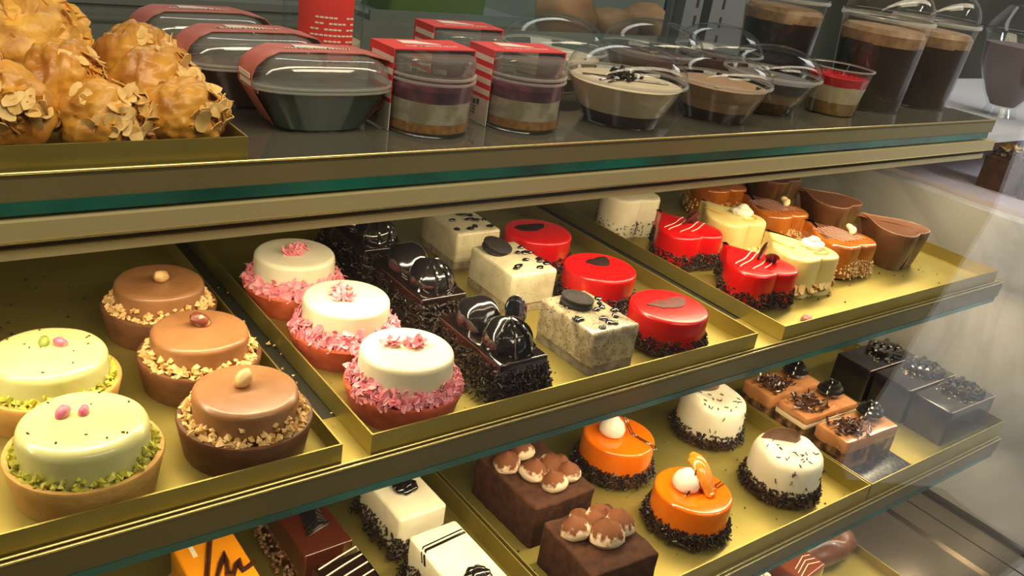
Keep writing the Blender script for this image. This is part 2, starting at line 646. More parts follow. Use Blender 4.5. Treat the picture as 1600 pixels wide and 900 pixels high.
def area_pts(outline, n, rng, ins=0.0):
    xs = [p[0] for p in outline]
    ys = [p[1] for p in outline]
    out = []
    while len(out) < n:
        p = (rng.uniform(min(xs) + ins, max(xs) - ins), rng.uniform(min(ys) + ins, max(ys) - ins))
        c = False
        for i in range(len(outline)):
            a, b = outline[i], outline[i - 1]
            if (a[1] > p[1]) != (b[1] > p[1]) and p[0] < (b[0] - a[0]) * (p[1] - a[1]) / (b[1] - a[1]) + a[0]:
                c = not c
        if c:
            out.append(p)
    return out


# ------------------------------------------------------------------ the shop and the case round the shelves
def struct(name, mb, m, label=None, cat='structure', smooth=False):
    o = put(mb.build(name, m, None, smooth), 0, 0, 0)
    return tag(o, label, cat, None, 'structure')


FLOORZ = -Z0 / U
struct('floor', MB().box(-220, 380, -200, 190, FLOORZ - 3, FLOORZ), mat('shop_floor_tile', (0.30, 0.27, 0.24), 0.25),
       'dull beige shop floor under the display case', 'floor')
struct('ceiling', MB().box(-220, 380, -200, 190, 190, 193), mat('shop_ceiling_paint', (0.55, 0.53, 0.50), 0.8), 'plain ceiling above the shop', 'ceiling')
wf = MB().box(-220, 380, -156, -150, FLOORZ, 84)
wf.cur = 1
wf.box(-220, 380, -156, -150, 84, 190)  # upper band added, coloured for a green reflection in the glass
struct('wall_front', wf, [mat('dark_wall_paint', (0.05, 0.042, 0.033), 0.7), mat('green_reflection_band', (0.08, 0.19, 0.17), 0.6)],
       'shop wall opposite the display case with green upper band added for its reflection', 'wall')
struct('wall_back', MB().box(-220, 380, 168, 174, FLOORZ, 190), mat('kitchen_wall_paint', (0.20, 0.20, 0.16), 0.7, 0, (0.13, 0.13, 0.10), 3),
       'olive brown wall far behind the pastry shelves', 'wall')
# unseen pale slab, added and shaped to reflect as haze in the front glass
st = MB()
poly = [(75, FLOORZ), (75, 110), (74, 110), (-12, 18), (-24, 6), (-39, -10), (-69, -43), (-69, -48), (-43, -50), (-29, -62), (-10, FLOORZ)]
st.add([(200, y, z) for y, z in poly] + [(212, y, z) for y, z in poly],
       [tuple(range(len(poly)))[::-1], tuple(range(len(poly), 2 * len(poly)))] +
       [(i, (i + 1) % len(poly), (i + 1) % len(poly) + len(poly), i + len(poly)) for i in range(len(poly))])
struct('haze_reflector', st, MARBLE, 'unseen pale marble slab added for the haze in the front glass', 'wall')

# deck, end wall and front pane of the case
dk = MB()
dk.box(-30, 95.6, 21.5, 84, -33.2, -31.7)
dk.box(95.6, 96.0, 21.5, 84, -33.2, -31.35)
dk.box(96.0, 99.6, 21.5, 84, -33.2, -31.6)
dk.box(99.75, 103.5, 21.5, 84, -33.2, -31.55)
struct('trim_1', dk, STEEL, 'brushed stainless steel deck strips in the bottom of the case', 'deck')
struct('trim_2', MB().box(103.5, 104.3, 23.0, 84, -33.2, -31.2), DARKM, 'dark gasket between steel deck and marble end wall', 'gasket')
struct('trim_3', MB().box(-30, 112, 20, 86, FLOORZ, -33.2), GREY, 'grey plinth cabinet under the display case', 'plinth')
struct('trim_4', MB().box(-30, 42.5, 84, 86, -33.2, 16.4).box(-30, 42.5, 83.6, 86.2, 16.4, 17.1), GREY,
       'dark grey rear panel of the case behind the almond pastries', 'panel')

prof = [(-36, 22.3), (-30, 24.5), (-17, 28.6), (-8, 31.4), (0, 33.9), (8, 36.7), (15, 39.3), (22, 41.3), (30, 43.2), (40, 45.4)]
wr = MB()
side = [(y + .7, z) for z, y in prof if -33.2 < z < 4.4]
side = [(24.1, -33.2)] + side + [(36.2, 4.4), (92, 4.4), (92, -33.2)]
m_ = len(side)
wr.add([(104.3, y, z) for y, z in side] + [(107.0, y, z) for y, z in side],
       [tuple(range(m_)), tuple(range(2 * m_ - 1, m_ - 1, -1))] + [(q, q + m_, (q + 1) % m_ + m_, (q + 1) % m_) for q in range(m_)])
struct('wall_right', wr, MARBLEW, 'pale veined marble end wall inside the display case', 'wall')
fg = MB()
ring = []
n_ = len(prof)
for x in (-30, 125):
    ring.append([(x, y, z) for z, y in prof] + [(x, y + 0.45, z) for z, y in prof[::-1]])
fg.rings([ring[0], ring[1]], True, True)
USE_FRONT = True
if USE_FRONT:
    o = put(fg.build('window_1', FRONTG, None, True, 30), 0, 0, 0)
    tag(o, 'sloping clear front glass of the display case', 'glass', None, 'structure')


# ------------------------------------------------------------------ shelves
TOPSM = mat('smoked_shelf_glass', (0.10, 0.095, 0.075), 0.06, 0.0, coat=0.6)


def shelf(y, z, x1, label, led=False):
    FH = 1.38 if led else 1.75
    t = thing('display_shelf', label, 'shelf', 0, y, z, 0, 'display case shelves')
    X0 = -28
    lip = MB()
    lip.tube([(X0, .05, -.03), (x1, .05, -.03)], .075, 10)
    if not led:
        lip.tube([(X0, .36, .02), (x1, .36, .02)], .075, 10)
    lip.build('rail_lip', LIPM, t, True, 60)
    MB().box(X0, x1, 0.06, 0.30, -0.30, -0.08).build('lip_groove', RAILM, t, False)
    face = MB()
    face.add([(X0, 0.02, -0.29), (x1, 0.02, -0.29), (x1, 0.10, -FH), (X0, 0.10, -FH),
              (X0, 0.42, -0.29), (x1, 0.42, -0.29), (x1, 0.42, -FH), (X0, 0.42, -FH)],
             [(0, 3, 2, 1), (4, 5, 6, 7), (0, 1, 5, 4), (3, 7, 6, 2), (0, 4, 7, 3), (1, 2, 6, 5)])
    face.build('price_rail', mat('gold_top_rail_lit', (0.30, 0.25, 0.115), 0.32, 0.4) if led else RAILM, t, False)  # top rail: lighter copy of the same gold, brighter reflection in its colour
    MB().box(X0, x1, 0.43, 5.0, -0.35, -0.12).build('front_strip', TOPSM if led else GOLD, t, False)
    g = MB().box(X0, x1 - 0.6, 0.35, 42, -FH - .6, -FH - .01)
    gp = g.build('glass_panel', GLASS, t, False)
    MB().box(X0, x1 - 0.6, 0.05, 0.36, -FH - (.62 if led else .48), -FH - .01).build('polished_edge', TEALM, gp, False)
    MB().box(X0, x1, 5.0, 42, -0.5, -0.2).build('support_sheet', TOPSM if led else mat('dull_shelf_sheet', (0.075, 0.075, 0.06), 0.3, 0.5), t, False)
    if led:
        pr = MB()
        pr.box(X0, x1 + 0.8, -0.3, 2.2, -3.12, -2.2)
        lp = pr.build('led_profile', PROFM, t, False)
        MB().box(X0, x1 + 0.8, -0.34, -0.28, -3.22, -3.10).build('profile_bead', LIPM, lp, False)
        MB().box(X0, x1 + 0.4, 0.25, 2.6, -4.25, -3.74).build('lower_flange', PROFM, t, False)
        MB().box(X0, x1, 0.45, 2.0, -3.76, -3.1).build('shade_strip', mat('shade_strip_brown', (0.10, 0.085, 0.055), .5), t, False)  # shade under the profile put into a dark strip
    else:
        MB().box(X0, x1 - 2.0, 2.2, 3.6, -3.1, -FH - .61).build('led_profile', PROFM, t, False)
    return t


UP = (42.0, 15.75, 96.0)
shelf(*UP, 'top glass shelf with gold rail carrying pastries and cups', True)
shelf(35.4, 0.0, 96.2, 'middle gold railed shelf carrying tarts and heart cakes')
shelf(30.0, -16.9, 97.6, 'lower gold railed shelf carrying orange and cocoa cakes')


def tray(x0, x1, y0, y1, z, h, label, tilt=0.0):
    t = 0.10
    mb = MB()
    w, d = x1 - x0, y1 - y0
    mb.box(0, w, 0, d, 0, t)
    mb.box(0, w, 0, t, t, h)
    mb.box(0, w, d - t, d, t, h)
    mb.box(0, t, t, d - t, t, h)
    mb.box(w - t, w, t, d - t, t, h)
    o = mb.build('gold_tray', GOLD, None, False)
    put(o, x0, y0, z, tilt)
    return tag(o, label, 'tray', 'gold cake trays')


ZM, ZL, ZU = -0.1, -17.0, 15.64
tray(-14.6, 19.55, 35.95, 74, ZM, 1.35, 'gold tray holding pistachio and hazelnut tarts on the middle shelf')
tray(21.35, 55.45, 35.95, 74, ZM, 1.45, 'gold tray holding pink tarts, black bars and red round cakes')
tray(59.0, 95.3, 36.0, 72, ZM, 1.35, 'gold tray holding the heart shaped cakes')
tray(0.3, 35.95, 30.6, 68, ZL, 1.85, 'gold tray with white and chocolate bars at the bottom edge')
tray(36.25, 71.95, 30.6, 68, ZL, 1.85, 'gold tray with cocoa blocks and round orange and white cakes')
tray(72.15, 98.3, 30.6, 66, ZL, 1.85, 'gold tray with toffee slices and black chocolate slices')
tray(-16, 16.45, 42.55, 66, ZU, 1.2, 'gold tray piled with almond pastries on the top shelf')
tray(48, 84.4, 27.5, 60, -31.7, 1.2, 'gold tray on the steel deck under the lower shelf')
TM, TL, TU = 0.02, -16.88, 15.76          # tray floors


def crumbs(name, x0, x1, y0, y1, z, n, m, label, seed, size=0.09):
    rng = random.Random(seed)
    mb = MB()
    for _ in range(n):
        r = rng.uniform(.5, 1.3) * size
        mb.chunk((rng.uniform(x0, x1), rng.uniform(y0, y1), z + r * 1.35), r, rng)
    o = put(mb.build(name, m, None, False), 0, 0, 0)
    return tag(o, label, 'crumbs', None, 'stuff')


crumbs('crumbs', 1, 12, 48, 66, TM, 46, COOKIE, 'dark crumbs scattered on the tray behind the pistachio tarts', 3)
crumbs('crumbs', 22.5, 54, 37, 60, TM, 60, COOKIE, 'dark crumbs scattered among the pink and red cakes', 4)
crumbs('crumbs', 66, 90, 36.8, 42, TM, 26, COOKIE, 'dark crumbs on the tray before the heart cakes', 5)
crumbs('crumbs', 37, 71, 31.5, 50, TL, 60, VERM, 'chocolate crumbs scattered among the orange and white round cakes', 6, 0.11)
crumbs('crumbs', 19.9, 21.2, 37.5, 62, -0.05, 14, NUT, 'nut crumbs dropped in the gap between two trays', 8, 0.12)

# ------------------------------------------------------------------ tarts
CR_Z = 2.1


def crust_mesh(r0, r1, h, m, t):
    mb = MB()
    mb.lathe([(r0, 0), (r0 + (r1 - r0) * .5, h * .5), (r1, h - .12), (r1 - .06, h), (r1 - .30, h), (r1 - .36, h - .12), (r1 - .45, h * .72), (0.02, h * .72)],
             64, 0.012, 3.1)
    return mb.build('crust', m, t)


def ring_chunks(name, m, t, n, r_in, r_out, z0, z1, size, seed, kind='chunk'):
    rng = random.Random(seed)
    mb = MB()
    for _ in range(n):
        a = rng.uniform(0, 2 * pi)
        f = rng.random()
        r = r_out + (r_in - r_out) * f
        z = z0 + (z1 - z0) * f * rng.random()
        s_ = size * rng.uniform(.6, 1.35)
        if kind == 'chunk':
            mb.chunk((r * cos(a), r * sin(a), z), s_, rng)
        else:
            nr = Vector((cos(a) + rng.uniform(-.9, .9), sin(a) + rng.uniform(-.9, .9), rng.uniform(-.5, 1.0)))
            mb.flake((r * cos(a), r * sin(a), z), s_, s_ * rng.uniform(.45, .7), rng, rng.uniform(-.7, .7), .05, nr, 7)
    o = mb.build(name, m, t, kind != 'chunk')
    o['kind'] = 'stuff'
    return o


def cream_disc(name, r, z0, h, rad, m, t, wob=0.012, seed=0.0, dx=0, dy=0):
    mb = MB()
    p = [(r + .10, z0), (r + .04, z0 + (h - z0) * .45)]
    for i in range(7):
        a = pi / 2 * i / 6
        p.append((r - rad + rad * cos(a), h - rad + rad * sin(a)))
    p.append((r * .55, h + .03))
    p.append((0.05, h + .04))
    mb.lathe(p, 64, wob, seed)
    o = mb.build(name, m, t)
    o.location = (dx * U, dy * U, 0)
    return o


def bud(name, m, t, x, y, z, r, rot, seed):
    mb = MB()
    mb.blob((0, 0, 0), (r, r * .72, r * .66), 14, 10, .18, 1.6, seed)
    o = mb.build(name, m, t)
    o.location = (x * U, y * U, z * U)
    o.rotation_euler = (radians(20), radians(-25), radians(rot))
    return o


GP = 'pistachio cream tarts'
pt = thing('pistachio_tart', 'front pistachio cream tart with two rose petals, golden crust', 'tart', 7.35, 39.75, TM, 0, GP)
crust_mesh(3.3, 3.7, CR_Z, TARTCRUST, pt)
cream_disc('pistachio_cream', 3.02, 1.2, 3.75, .5, PISTC, pt, .02, 1.0)
ring_chunks('chopped_pistachio', PISTN, pt, 260, 3.06, 3.40, 1.95, 2.75, .21, 11)
bud('rose_petal', ROSE, pt, -.75, .75, 3.95, .44, 40, 1)
bud('rose_petal', ROSE, pt, .15, .55, 3.92, .36, 60, 2)
sp = MB()
rg = random.Random(5)
for x, y in area_pts(o_circle(2.6), 12, rg):
    sp.sprinkle((x, y, 3.79), .16, .05, rg)
sp.build('nut_specks', COCOACRUST, pt, False)['kind'] = 'stuff'
p2 = thing('pistachio_tart', 'rear pistachio cream tart topped with a green nut and pink petal', 'tart', 7.2, 47.3, TM, 70, GP)
for ch in list(pt.children):
    if not ch.name.startswith('rose_petal'):
        c = ch.copy()
        COL.objects.link(c)
        c.parent = p2
bud('pistachio_nut', PISTG, p2, .62, .25, 3.95, .38, 0, 4)
bud('rose_petal', ROSE, p2, .45, -.60, 4.0, .40, 90, 5)

GH = 'hazelnut chocolate tarts'
ht = thing('hazelnut_tart', 'front hazelnut mousse tart with pale peeled nut', 'tart', 15.5, 39.75, TM, 20, GH)
crust_mesh(3.28, 3.62, CR_Z, COCOACRUST, ht)
cream_disc('chocolate_mousse', 2.82, 1.2, 3.62, .35, MILKC, ht, .022, 4.0)
ring_chunks('chopped_hazelnut', NUT, ht, 330, 2.86, 3.36, 2.0, 2.9, .21, 12)
bud('hazelnut', HAZEL, ht, .1, .35, 4.05, .64, 20, 3)
h2 = dup(ht, 15.45, 47.15, TM, 100, 'middle hazelnut mousse tart topped with a dark skinned nut', ('hazelnut',))
bud('hazelnut', NUTSKIN, h2, .3, -.15, 4.05, .64, 70, 6)
h3 = dup(ht, 15.2, 54.5, TM, 200, 'rear hazelnut mousse tart, farthest from the front rail')

GK = 'pink curl tarts'
kt = thing('pink_tart', 'front white mousse tart ringed with pink curls, brightest lit', 'tart', 25.65, 39.95, TM, 0, GK)
crust_mesh(3.3, 3.72, 1.75, REDCRUST, kt)
cream_disc('white_mousse', 2.9, 1.2, 3.95, .32, WHITEM, kt, .008, 7.0)
ring_chunks('pink_curls', PINK, kt, 520, 2.92, 3.5, 1.8, 2.95, .36, 13, 'flake')


def pink_top(t, spots, seed):
    rng = random.Random(seed)
    mb = MB()
    for x, y, n, s_ in spots:
        for _ in range(n):
            mb.flake((x + rng.gauss(0, .32), y + rng.gauss(0, .26), 4.05 + rng.random() * .25), s_ * rng.uniform(.6, 1.3), s_ * .45, rng, rng.uniform(-.8, .8), .045,
                     Vector((rng.gauss(0, .7), rng.gauss(0, .7), 1)), 7)
    return mb.build('curl_topping', PINK, t)


pink_top(kt, ((.6, .2, 34, .40), (-.5, .75, 9, .40)), 1)
k2 = dup(kt, 25.4, 47.65, TM, 120, 'middle white mousse tart ringed with pink curls', ('curl_topping',))
pink_top(k2, ((.0, .55, 34, .40), (.75, -.35, 16, .36)), 2)
k3 = dup(kt, 25.15, 55.6, TM, 215, 'rear white mousse tart ringed with pink curls, under the shelf edge', ('curl_topping',))
pink_top(k3, ((.3, .1, 40, .40), (-.5, .0, 20, .36)), 3)

# ------------------------------------------------------------------ black dome bars
GD = 'black glazed dome bars'


def dome_bar(label, x, y, rz, disc=True):
    t = thing('chocolate_bar', label, 'cake', x, y, TM, rz, GD)
    out = o_rect(3.9, 7.6, .22)
    MB().loft(out, round_top(3.0, .18), .03, 2).build('bar', DARKC, t)
    dm = MB()
    dm.blob((.05, -1.55, 3.35), (1.65, 1.75, 1.55), 26, 16, .12, 1.5, 2)
    dm.build('dome', BLACKC, t)
    dm = MB()
    dm.blob((-.05, 1.65, 3.35), (1.65, 1.8, 1.6), 26, 16, .12, 1.5, 5)
    dm.build('dome', BLACKC, t)
    dr = MB()
    rng = random.Random(int(x * 10))
    for k in range(5):
        a = radians(-150 + k * 42)
        p = [(.05 + 1.62 * sin(b) * cos(a), -1.55 + 1.77 * sin(b) * sin(a), 3.35 + 1.58 * cos(b)) for b in [radians(v) for v in range(5, 92, 12)]]
        p.append((p[-1][0] * 1.15, p[-1][1] * 1.08, 3.02))
        dr.tube(p, .13, 6)
    dr.build('glaze_drips', BLACKC, t)
    if disc:
        d = MB().lathe([(.02, 0), (1.0, 0), (1.08, .06), (1.08, .16), (1.0, .22), (.02, .22)], 32)
        o = d.build('chocolate_disc', BLACKC, t)
        o.location = (1.45 * U, -.2 * U, 4.6 * U)
        o.rotation_euler = (radians(62), radians(28), 0)
    sk = MB()
    skirt(sk, out, 900, .3, 2.5, .0, .9, random.Random(9), .5, .085)
    o = sk.build('chocolate_strands', VERM, t, False)
    o['kind'] = 'stuff'
    return t


d1 = dome_bar('front black glazed bar with domes and a standing chocolate disc', 32.9, 41.0, 0)
d2 = dome_bar('rear black glazed bar with smooth domes beside the middle pink tart', 33.0, 50.9, 0, False)
d3 = dup(d2, 33.3, 60.2, TM, 0, 'hindmost black glazed bar, half hidden under the upper rail')

# ------------------------------------------------------------------ cookie cream bars
GO = 'cookies and cream bars'


def cookie_bar(label, x, y, m, rz, cookie, seed):
    t = thing('cookie_bar', label, 'cake', x, y, TM, rz, GO)
    out = o_rect(4.45, 6.2, .3)
    MB().loft(out, round_top(3.35, .28, .7), .05, seed).build('cream_block', m, t)
    MB().loft(o_rect(4.4, 6.15, .3), [(0, 0), (0, .35), (.02, .7)], .04, seed).build('cookie_base', SPECKG if m is SPECK else mat('grey_biscuit', (0.16, 0.13, 0.09), .5, 0, (0.34, 0.29, 0.20), 90), t)
    if cookie:
        c = MB()
        c.lathe([(.02, 0), (1.02, 0), (1.10, .07), (1.10, .17), (1.0, .22), (.98, .26), (.98, .36), (1.0, .4), (1.10, .45), (1.10, .56), (1.02, .62), (.02, .62)], 36, M=Matrix.Diagonal((1.12, 1.12, 1.1, 1)))
        o = c.build('sandwich_cookie', COOKIE, t)
        o.location = (cookie[0] * U, cookie[1] * U, 3.36 * U)
        o.rotation_euler = (radians(cookie[2]), radians(5), .3)
    rng = random.Random(seed)
    cb = MB()
    for x_, y_ in area_pts(o_rect(3.9, 5.4, .3), 15, rng):
        cb.blob((x_, y_, 3.40), (rng.uniform(.22, .42), rng.uniform(.18, .32), .16), 10, 6, .3, 2, rng.random() * 9, None)
    cb.build('cookie_pieces', BLACKC, t)
    return t


cookie_bar('front cookies and cream bar, greyest, with sandwich cookie lying on top', 41.5, 40.9, SPECKG, 1, (-.35, 1.2, 4), 21)
cookie_bar('middle cookies and cream bar with tilted sandwich cookie on top', 41.9, 50.9, SPECK, -1, (-.75, 1.6, 14), 22)
cookie_bar('rear cookies and cream bar with dark dots, half under the rail', 42.5, 59.6, SPECK, -2, None, 23)

# ------------------------------------------------------------------ red round cakes
GR = 'red glazed round cakes'


def red_cake(label, x, y, rz, deco, seed):
    t = thing('red_cake', label, 'cake', x, y, TM, rz, GR)
    mb = MB()
    p = [(3.0, .4), (3.06, 1.0), (3.06, 2.3)]
    for i in range(7):
        a = pi / 2 * i / 6
        p.append((2.78 + .28 * cos(a), 2.72 + .28 * sin(a)))
    p += [(1.5, 3.02), (.05, 3.02)]
    mb.lathe(p, 64, .008, seed)
    mb.build('red_mousse', REDG, t)
    MB().lathe([(3.1, 0), (3.12, .3), (2.9, .5), (.1, .5)], 48).build('biscuit_base', COCOACRUST, t)
    sk = MB()
    skirt(sk, o_circle(3.05), 460, .3, 1.4, .02, .6, random.Random(seed), .5, .08)
    sk.build('chocolate_strands', VERM, t, False)['kind'] = 'stuff'
    d = MB()
    pts = []
    for i in range(28):
        a = 2 * pi * i / 28
        w = 1.0 + .07 * sin(3 * a + seed) + .04 * sin(7 * a) + (.10 * sin(11 * a + 1) * sin(5 * a) if seed == 31 else 0)
        pts.append((deco[0] + deco[2] * w * cos(a), deco[1] + deco[3] * w * sin(a) + .3 * cos(a) ** 2))
    d.loft(pts, [(0, 3.0), (0, 3.07), (.05, 3.09)])
    d.build('chocolate_plaque', mat('matt_chocolate', (0.020, 0.010, 0.008), .7, spec=.15) if seed != 31 else REDDK, t)
    return t


red_cake('front red glazed round cake with rough cocoa patch on top', 48.9, 39.9, 0, (.3, .2, 1.9, .75), 31.)
red_cake('middle red glazed round cake with dark chocolate leaf on top', 48.6, 47.7, 10, (.7, .6, 1.25, .8), 32.)
red_cake('rear red glazed round cake with dark chocolate plate under the shelf edge', 48.4, 56.0, 0, (-.3, .7, 1.6, .75), 33.)

# ------------------------------------------------------------------ heart cakes
def heart_body(t, name, m, w, l, h, r, z0=0.0, wob=.02, seed=1., flare=0.0):
    out = o_heart(w, l)
    pr = round_top(h, r, z0)
    if flare:
        pr = [(i + flare * (1 - z / h), z) for i, z in pr]
    MB().loft(out, pr, wob, seed).build(name, m, t)
    return out


def lines_on(t, name, m, segs, r, flat=.6):
    mb = MB()
    for s_ in segs:
        mb.tube(s_, r, 6, None, None, flat)
    return mb.build(name, m, t)


HW, HL, HH = 6.6, 7.6, 3.45


def red_heart(label, x, y, rz, seed, petals):
    t = thing('red_heart_cake', label, 'cake', x, y, TM, rz, 'red heart cakes')
    out = heart_body(t, 'red_mousse', REDG, HW, HL, HH, .28, .5, .02, seed)
    heart_body(t, 'biscuit_base', COCOACRUST, HW + .1, HL + .1, .6, .08)
    sk = MB()
    skirt(sk, out, 800, .3, 1.75, .02, .22, random.Random(seed), .46, .075)
    sk.build('chocolate_strands', VERM, t, False)['kind'] = 'stuff'
    sg = []
    for k in (-.9, -.2, 1.0, 1.6):
        p = []
        for i in range(13):
            f = i / 12
            xx = -2.6 + 5.2 * f
            yy = k - 1.1 + .55 * xx + .1 * sin(f * 9 + k)
            p.append((xx, yy, HH + .05))
        p = [q for q in p if abs(q[0]) < 2.9 - max(0, (q[1] + .3)) * .75 and q[1] > -2.3]
        if len(p) > 2:
            sg.append(p)
    lines_on(t, 'white_drizzle', WHITELINE, sg, .055)
    for k, (px, py, a, tl) in enumerate(petals):
        mb = MB()
        mb.blob((0, 0, .95), (.64, .16, 1.02), 16, 10)
        o = mb.build('chocolate_petal', SHAVE, t)
        o.location = (px * U, py * U, (HH - .08) * U)
        o.rotation_euler = (radians(tl), 0, radians(a))
    return t


red_heart('front red heart cake with pale drizzle and two spread chocolate petals', 63.3, 43.9, -8, 41, ((.6, -.3, 20, 12), (1.6, -.9, -45, 50)))
red_heart('rear red heart cake with two joined chocolate petals', 63.3, 52.7, -8, 42, ((.3, -.1, 30, 35), (1.1, -.1, -25, 25)))

wh = thing('coconut_heart_cake', 'white heart cake with dark flecks behind the red hearts', 'cake', 63.4, 61.2, TM, -8)
_o = heart_body(wh, 'white_mousse', CREAM, 6.2, 7.2, 4.0, .3, 0, .05, 3)
_m = MB()
skirt(_m, _o, 130, .3, 1.7, .0, .3, random.Random(8), .3, .06)
_m.build('chocolate_flecks', SHAVE, wh, False)['kind'] = 'stuff'


def vanilla_heart(label, x, y, rz, seed):
    t = thing('vanilla_heart_cake', label, 'cake', x, y, TM, rz, 'vanilla heart cakes')
    out = heart_body(t, 'vanilla_mousse', YELLOWC, HW - .3, HL, 3.75, .3, 0, .05, seed)
    rng = random.Random(seed)
    fl = MB()
    for _ in range(34):
        i = rng.randrange(len(out))
        a, b = Vector(out[i]), Vector(out[(i + 1) % len(out)])
        nr = Vector(((b - a).y, -(b - a).x, .2)).normalized()
        fl.flake((a.x + nr.x * .06, a.y + nr.y * .06, rng.uniform(.6, 1.15)), .55, .36, rng, .25, .05, nr, 9)
    fl.build('almond_flakes', ALMOND, t)['kind'] = 'stuff'
    mb = MB()
    for k in range(3):
        mb.blob((1.35 + .35 * cos(k * 2.1), -1.0 + .35 * sin(k * 2.1), 3.98), (.88, .8, .5), 16, 10, .22, 1.8, k * 3 + seed)
    mb.blob((1.35, -1.0, 4.42), (.62, .55, .42), 14, 10, .2, 1.8, seed)
    mb.build('cream_dollop', WHITEM, t)
    a = [(-.9 + .75 * cos(radians(v)) , 1.0 + 1.9 * sin(radians(v)), 3.80) for v in range(100, 281, 14)]
    a2 = [(1.1 + 1.0 * cos(radians(v)), -1.9 + .9 * sin(radians(v)), 3.80) for v in range(200, 381, 20)]
    a = [q for q in a if abs(q[0]) < 2.6 - max(0, q[1]) * .7]
    lines_on(t, 'caramel_swirl', CARALINE, [a, a2], .10)
    return t


vanilla_heart('front vanilla heart cake with cream dollop and almond flaked foot', 70.3, 44.5, -6, 51)
vanilla_heart('rear vanilla heart cake with cream dollop', 70.5, 53.3, -6, 52)


def caramel_heart(label, x, y, rz, seed, nuts=True):
    t = thing('caramel_heart_cake', label, 'cake', x, y, TM, rz, 'caramel heart cakes')
    out = heart_body(t, 'caramel_mousse', CARAMEL, HW - .1, HL, 3.5, .3, .2, .03, seed)
    sk = MB()
    rng = random.Random(seed)
    for _ in range(560):
        i = rng.randrange(len(out))
        a, b = Vector(out[i]), Vector(out[(i + 1) % len(out)])
        nr = Vector(((b - a).y, -(b - a).x)).normalized()
        f = rng.random() ** 1.1 * 1.3
        sk.chunk((a.x + nr.x * (.05 + .3 * (1 - f)), a.y + nr.y * (.05 + .3 * (1 - f)), .25 + 1.3 * f), rng.uniform(.08, .15), rng)
    sk.build('chopped_nuts', NUT, t, False)['kind'] = 'stuff'
    pl = []
    for p in out:
        pl.append((p[0] * .82, p[1] * .82 if p[1] > -1.2 else -1.2 + (p[1] + 1.2) * .1))
    MB().loft(pl, [(0, 3.49), (.02, 3.55), (.08, 3.58)]).build('chocolate_film', MILKCOAT, t)
    sg = []
    for k in range(7):
        x0 = -1.9 + k * .55
        sg.append([(x0 + .5 - f * .9, -2.35 + f * 3.6, 3.60) for f in [i / 8 for i in range(9)] if abs(x0 + .5 - f * .9) < 2.55 - max(0, -2.35 + f * 3.6) * .62])
    lines_on(t, 'pink_drizzle', mat('dusky_drizzle', (0.50, 0.27, 0.22), .4), [q for q in sg if len(q) > 2], .06)
    if nuts:
        for k, (px, py, a) in enumerate(((1.6, -.9, 30), (2.0, -.35, 100))):
            mb = MB().blob((0, 0, 0), (.62, .36, .32), 16, 10, .1, 1.2, k)
            o = mb.build('peanut', PEANUT, t)
            o.location = (px * U, py * U, 3.9 * U)
            o.rotation_euler = (0, radians(-25), radians(a))
    return t


caramel_heart('front caramel heart cake with peanuts and chopped nut foot', 78.7, 45.8, -4, 61)
caramel_heart('middle caramel heart cake with peanuts on chocolate drizzle', 78.8, 54.2, -4, 62)
caramel_heart('rear caramel heart cake mostly hidden under the shelf rail', 78.6, 62.6, -4, 63, False)


def choc_heart(label, x, y, rz, seed):
    t = thing('chocolate_heart_cake', label, 'cake', x, y, TM, rz, 'chocolate coated heart cakes')
    out = o_heart(6.3, 7.0)
    pr = [(.75, 0), (.62, .5), (.35, 1.8), (.06, 3.3), (0, 3.9), (.05, 4.08), (.16, 4.1), (.30, 4.08), (.6, 4.02), (1.2, 3.98)]
    MB().loft(out, pr, .02, seed).build('coated_body', MILKCOAT, t)
    m = MB()
    n = len(out)
    ring = []
    pts = [(p[0] * .985, p[1] * .985, 4.09) for p in out]
    m.tube(pts + [pts[0]], .06, 6)
    m.build('rim_highlight', mat('chocolate_rim_highlight', (0.24, 0.12, 0.06), .4), t)  # highlight along the rim put into a paler line
    return t


choc_heart('front milk chocolate coated heart cake next to the tray end', 86.9, 44.6, 6, 71)
choc_heart('middle milk chocolate coated heart cake with pale rim', 87.2, 53.0, 6, 72)
choc_heart('rear milk chocolate coated heart cake in the rail shadow', 87.2, 61.4, 6, 73)
tag(put(MB().blob((0, 0, .28), (.62, .42, .3), 14, 8, .5, 2.2, 3).build('rose_petal', mat('dry_rose', (0.45, 0.12, 0.12), .6, 0, (0.62, 0.36, 0.30), 200)),
        64.3, 37.5, TM), 'crumpled pink petal lying near the tray front by the red hearts', 'petal')

# ------------------------------------------------------------------ lower shelf: cocoa blocks
COCOADUST = dusted_mat('cocoa_dusted_cream', (0.76, 0.58, 0.40), (0.17, 0.06, 0.024), 1.0, 1.3, 160)


def tiramisu(label, x, y, rz, w, d, spots, seed):
    t = thing('tiramisu_block', label, 'cake', x, y, TL, rz, 'cocoa dusted tiramisu blocks')
    MB().loft(o_rect(w, d, .25, 3, 14), round_top(3.9, .2), .14, seed).build('sponge_block', COCOA, t)
    for k, (px, py, r) in enumerate(spots):
        mb = MB()
        r *= 1.14
        prf = [(r * .8, 0), (r * 1.0, r * .25), (r * .98, r * .6), (r * .72, r * .98), (r * .36, r * 1.2), (r * .08, r * 1.42), (.02, r * 1.48)]
        mb.lathe(prf, 22, .10, seed + k)
        o = mb.build('cream_dollop', COCOADUST, t)
        o.location = (px * U, py * U, 3.86 * U)
        o.rotation_euler = (radians(-8 + 16 * ((k * 7) % 3 - 1)), radians(10 * ((k * 5) % 3 - 1)), k)
    return t


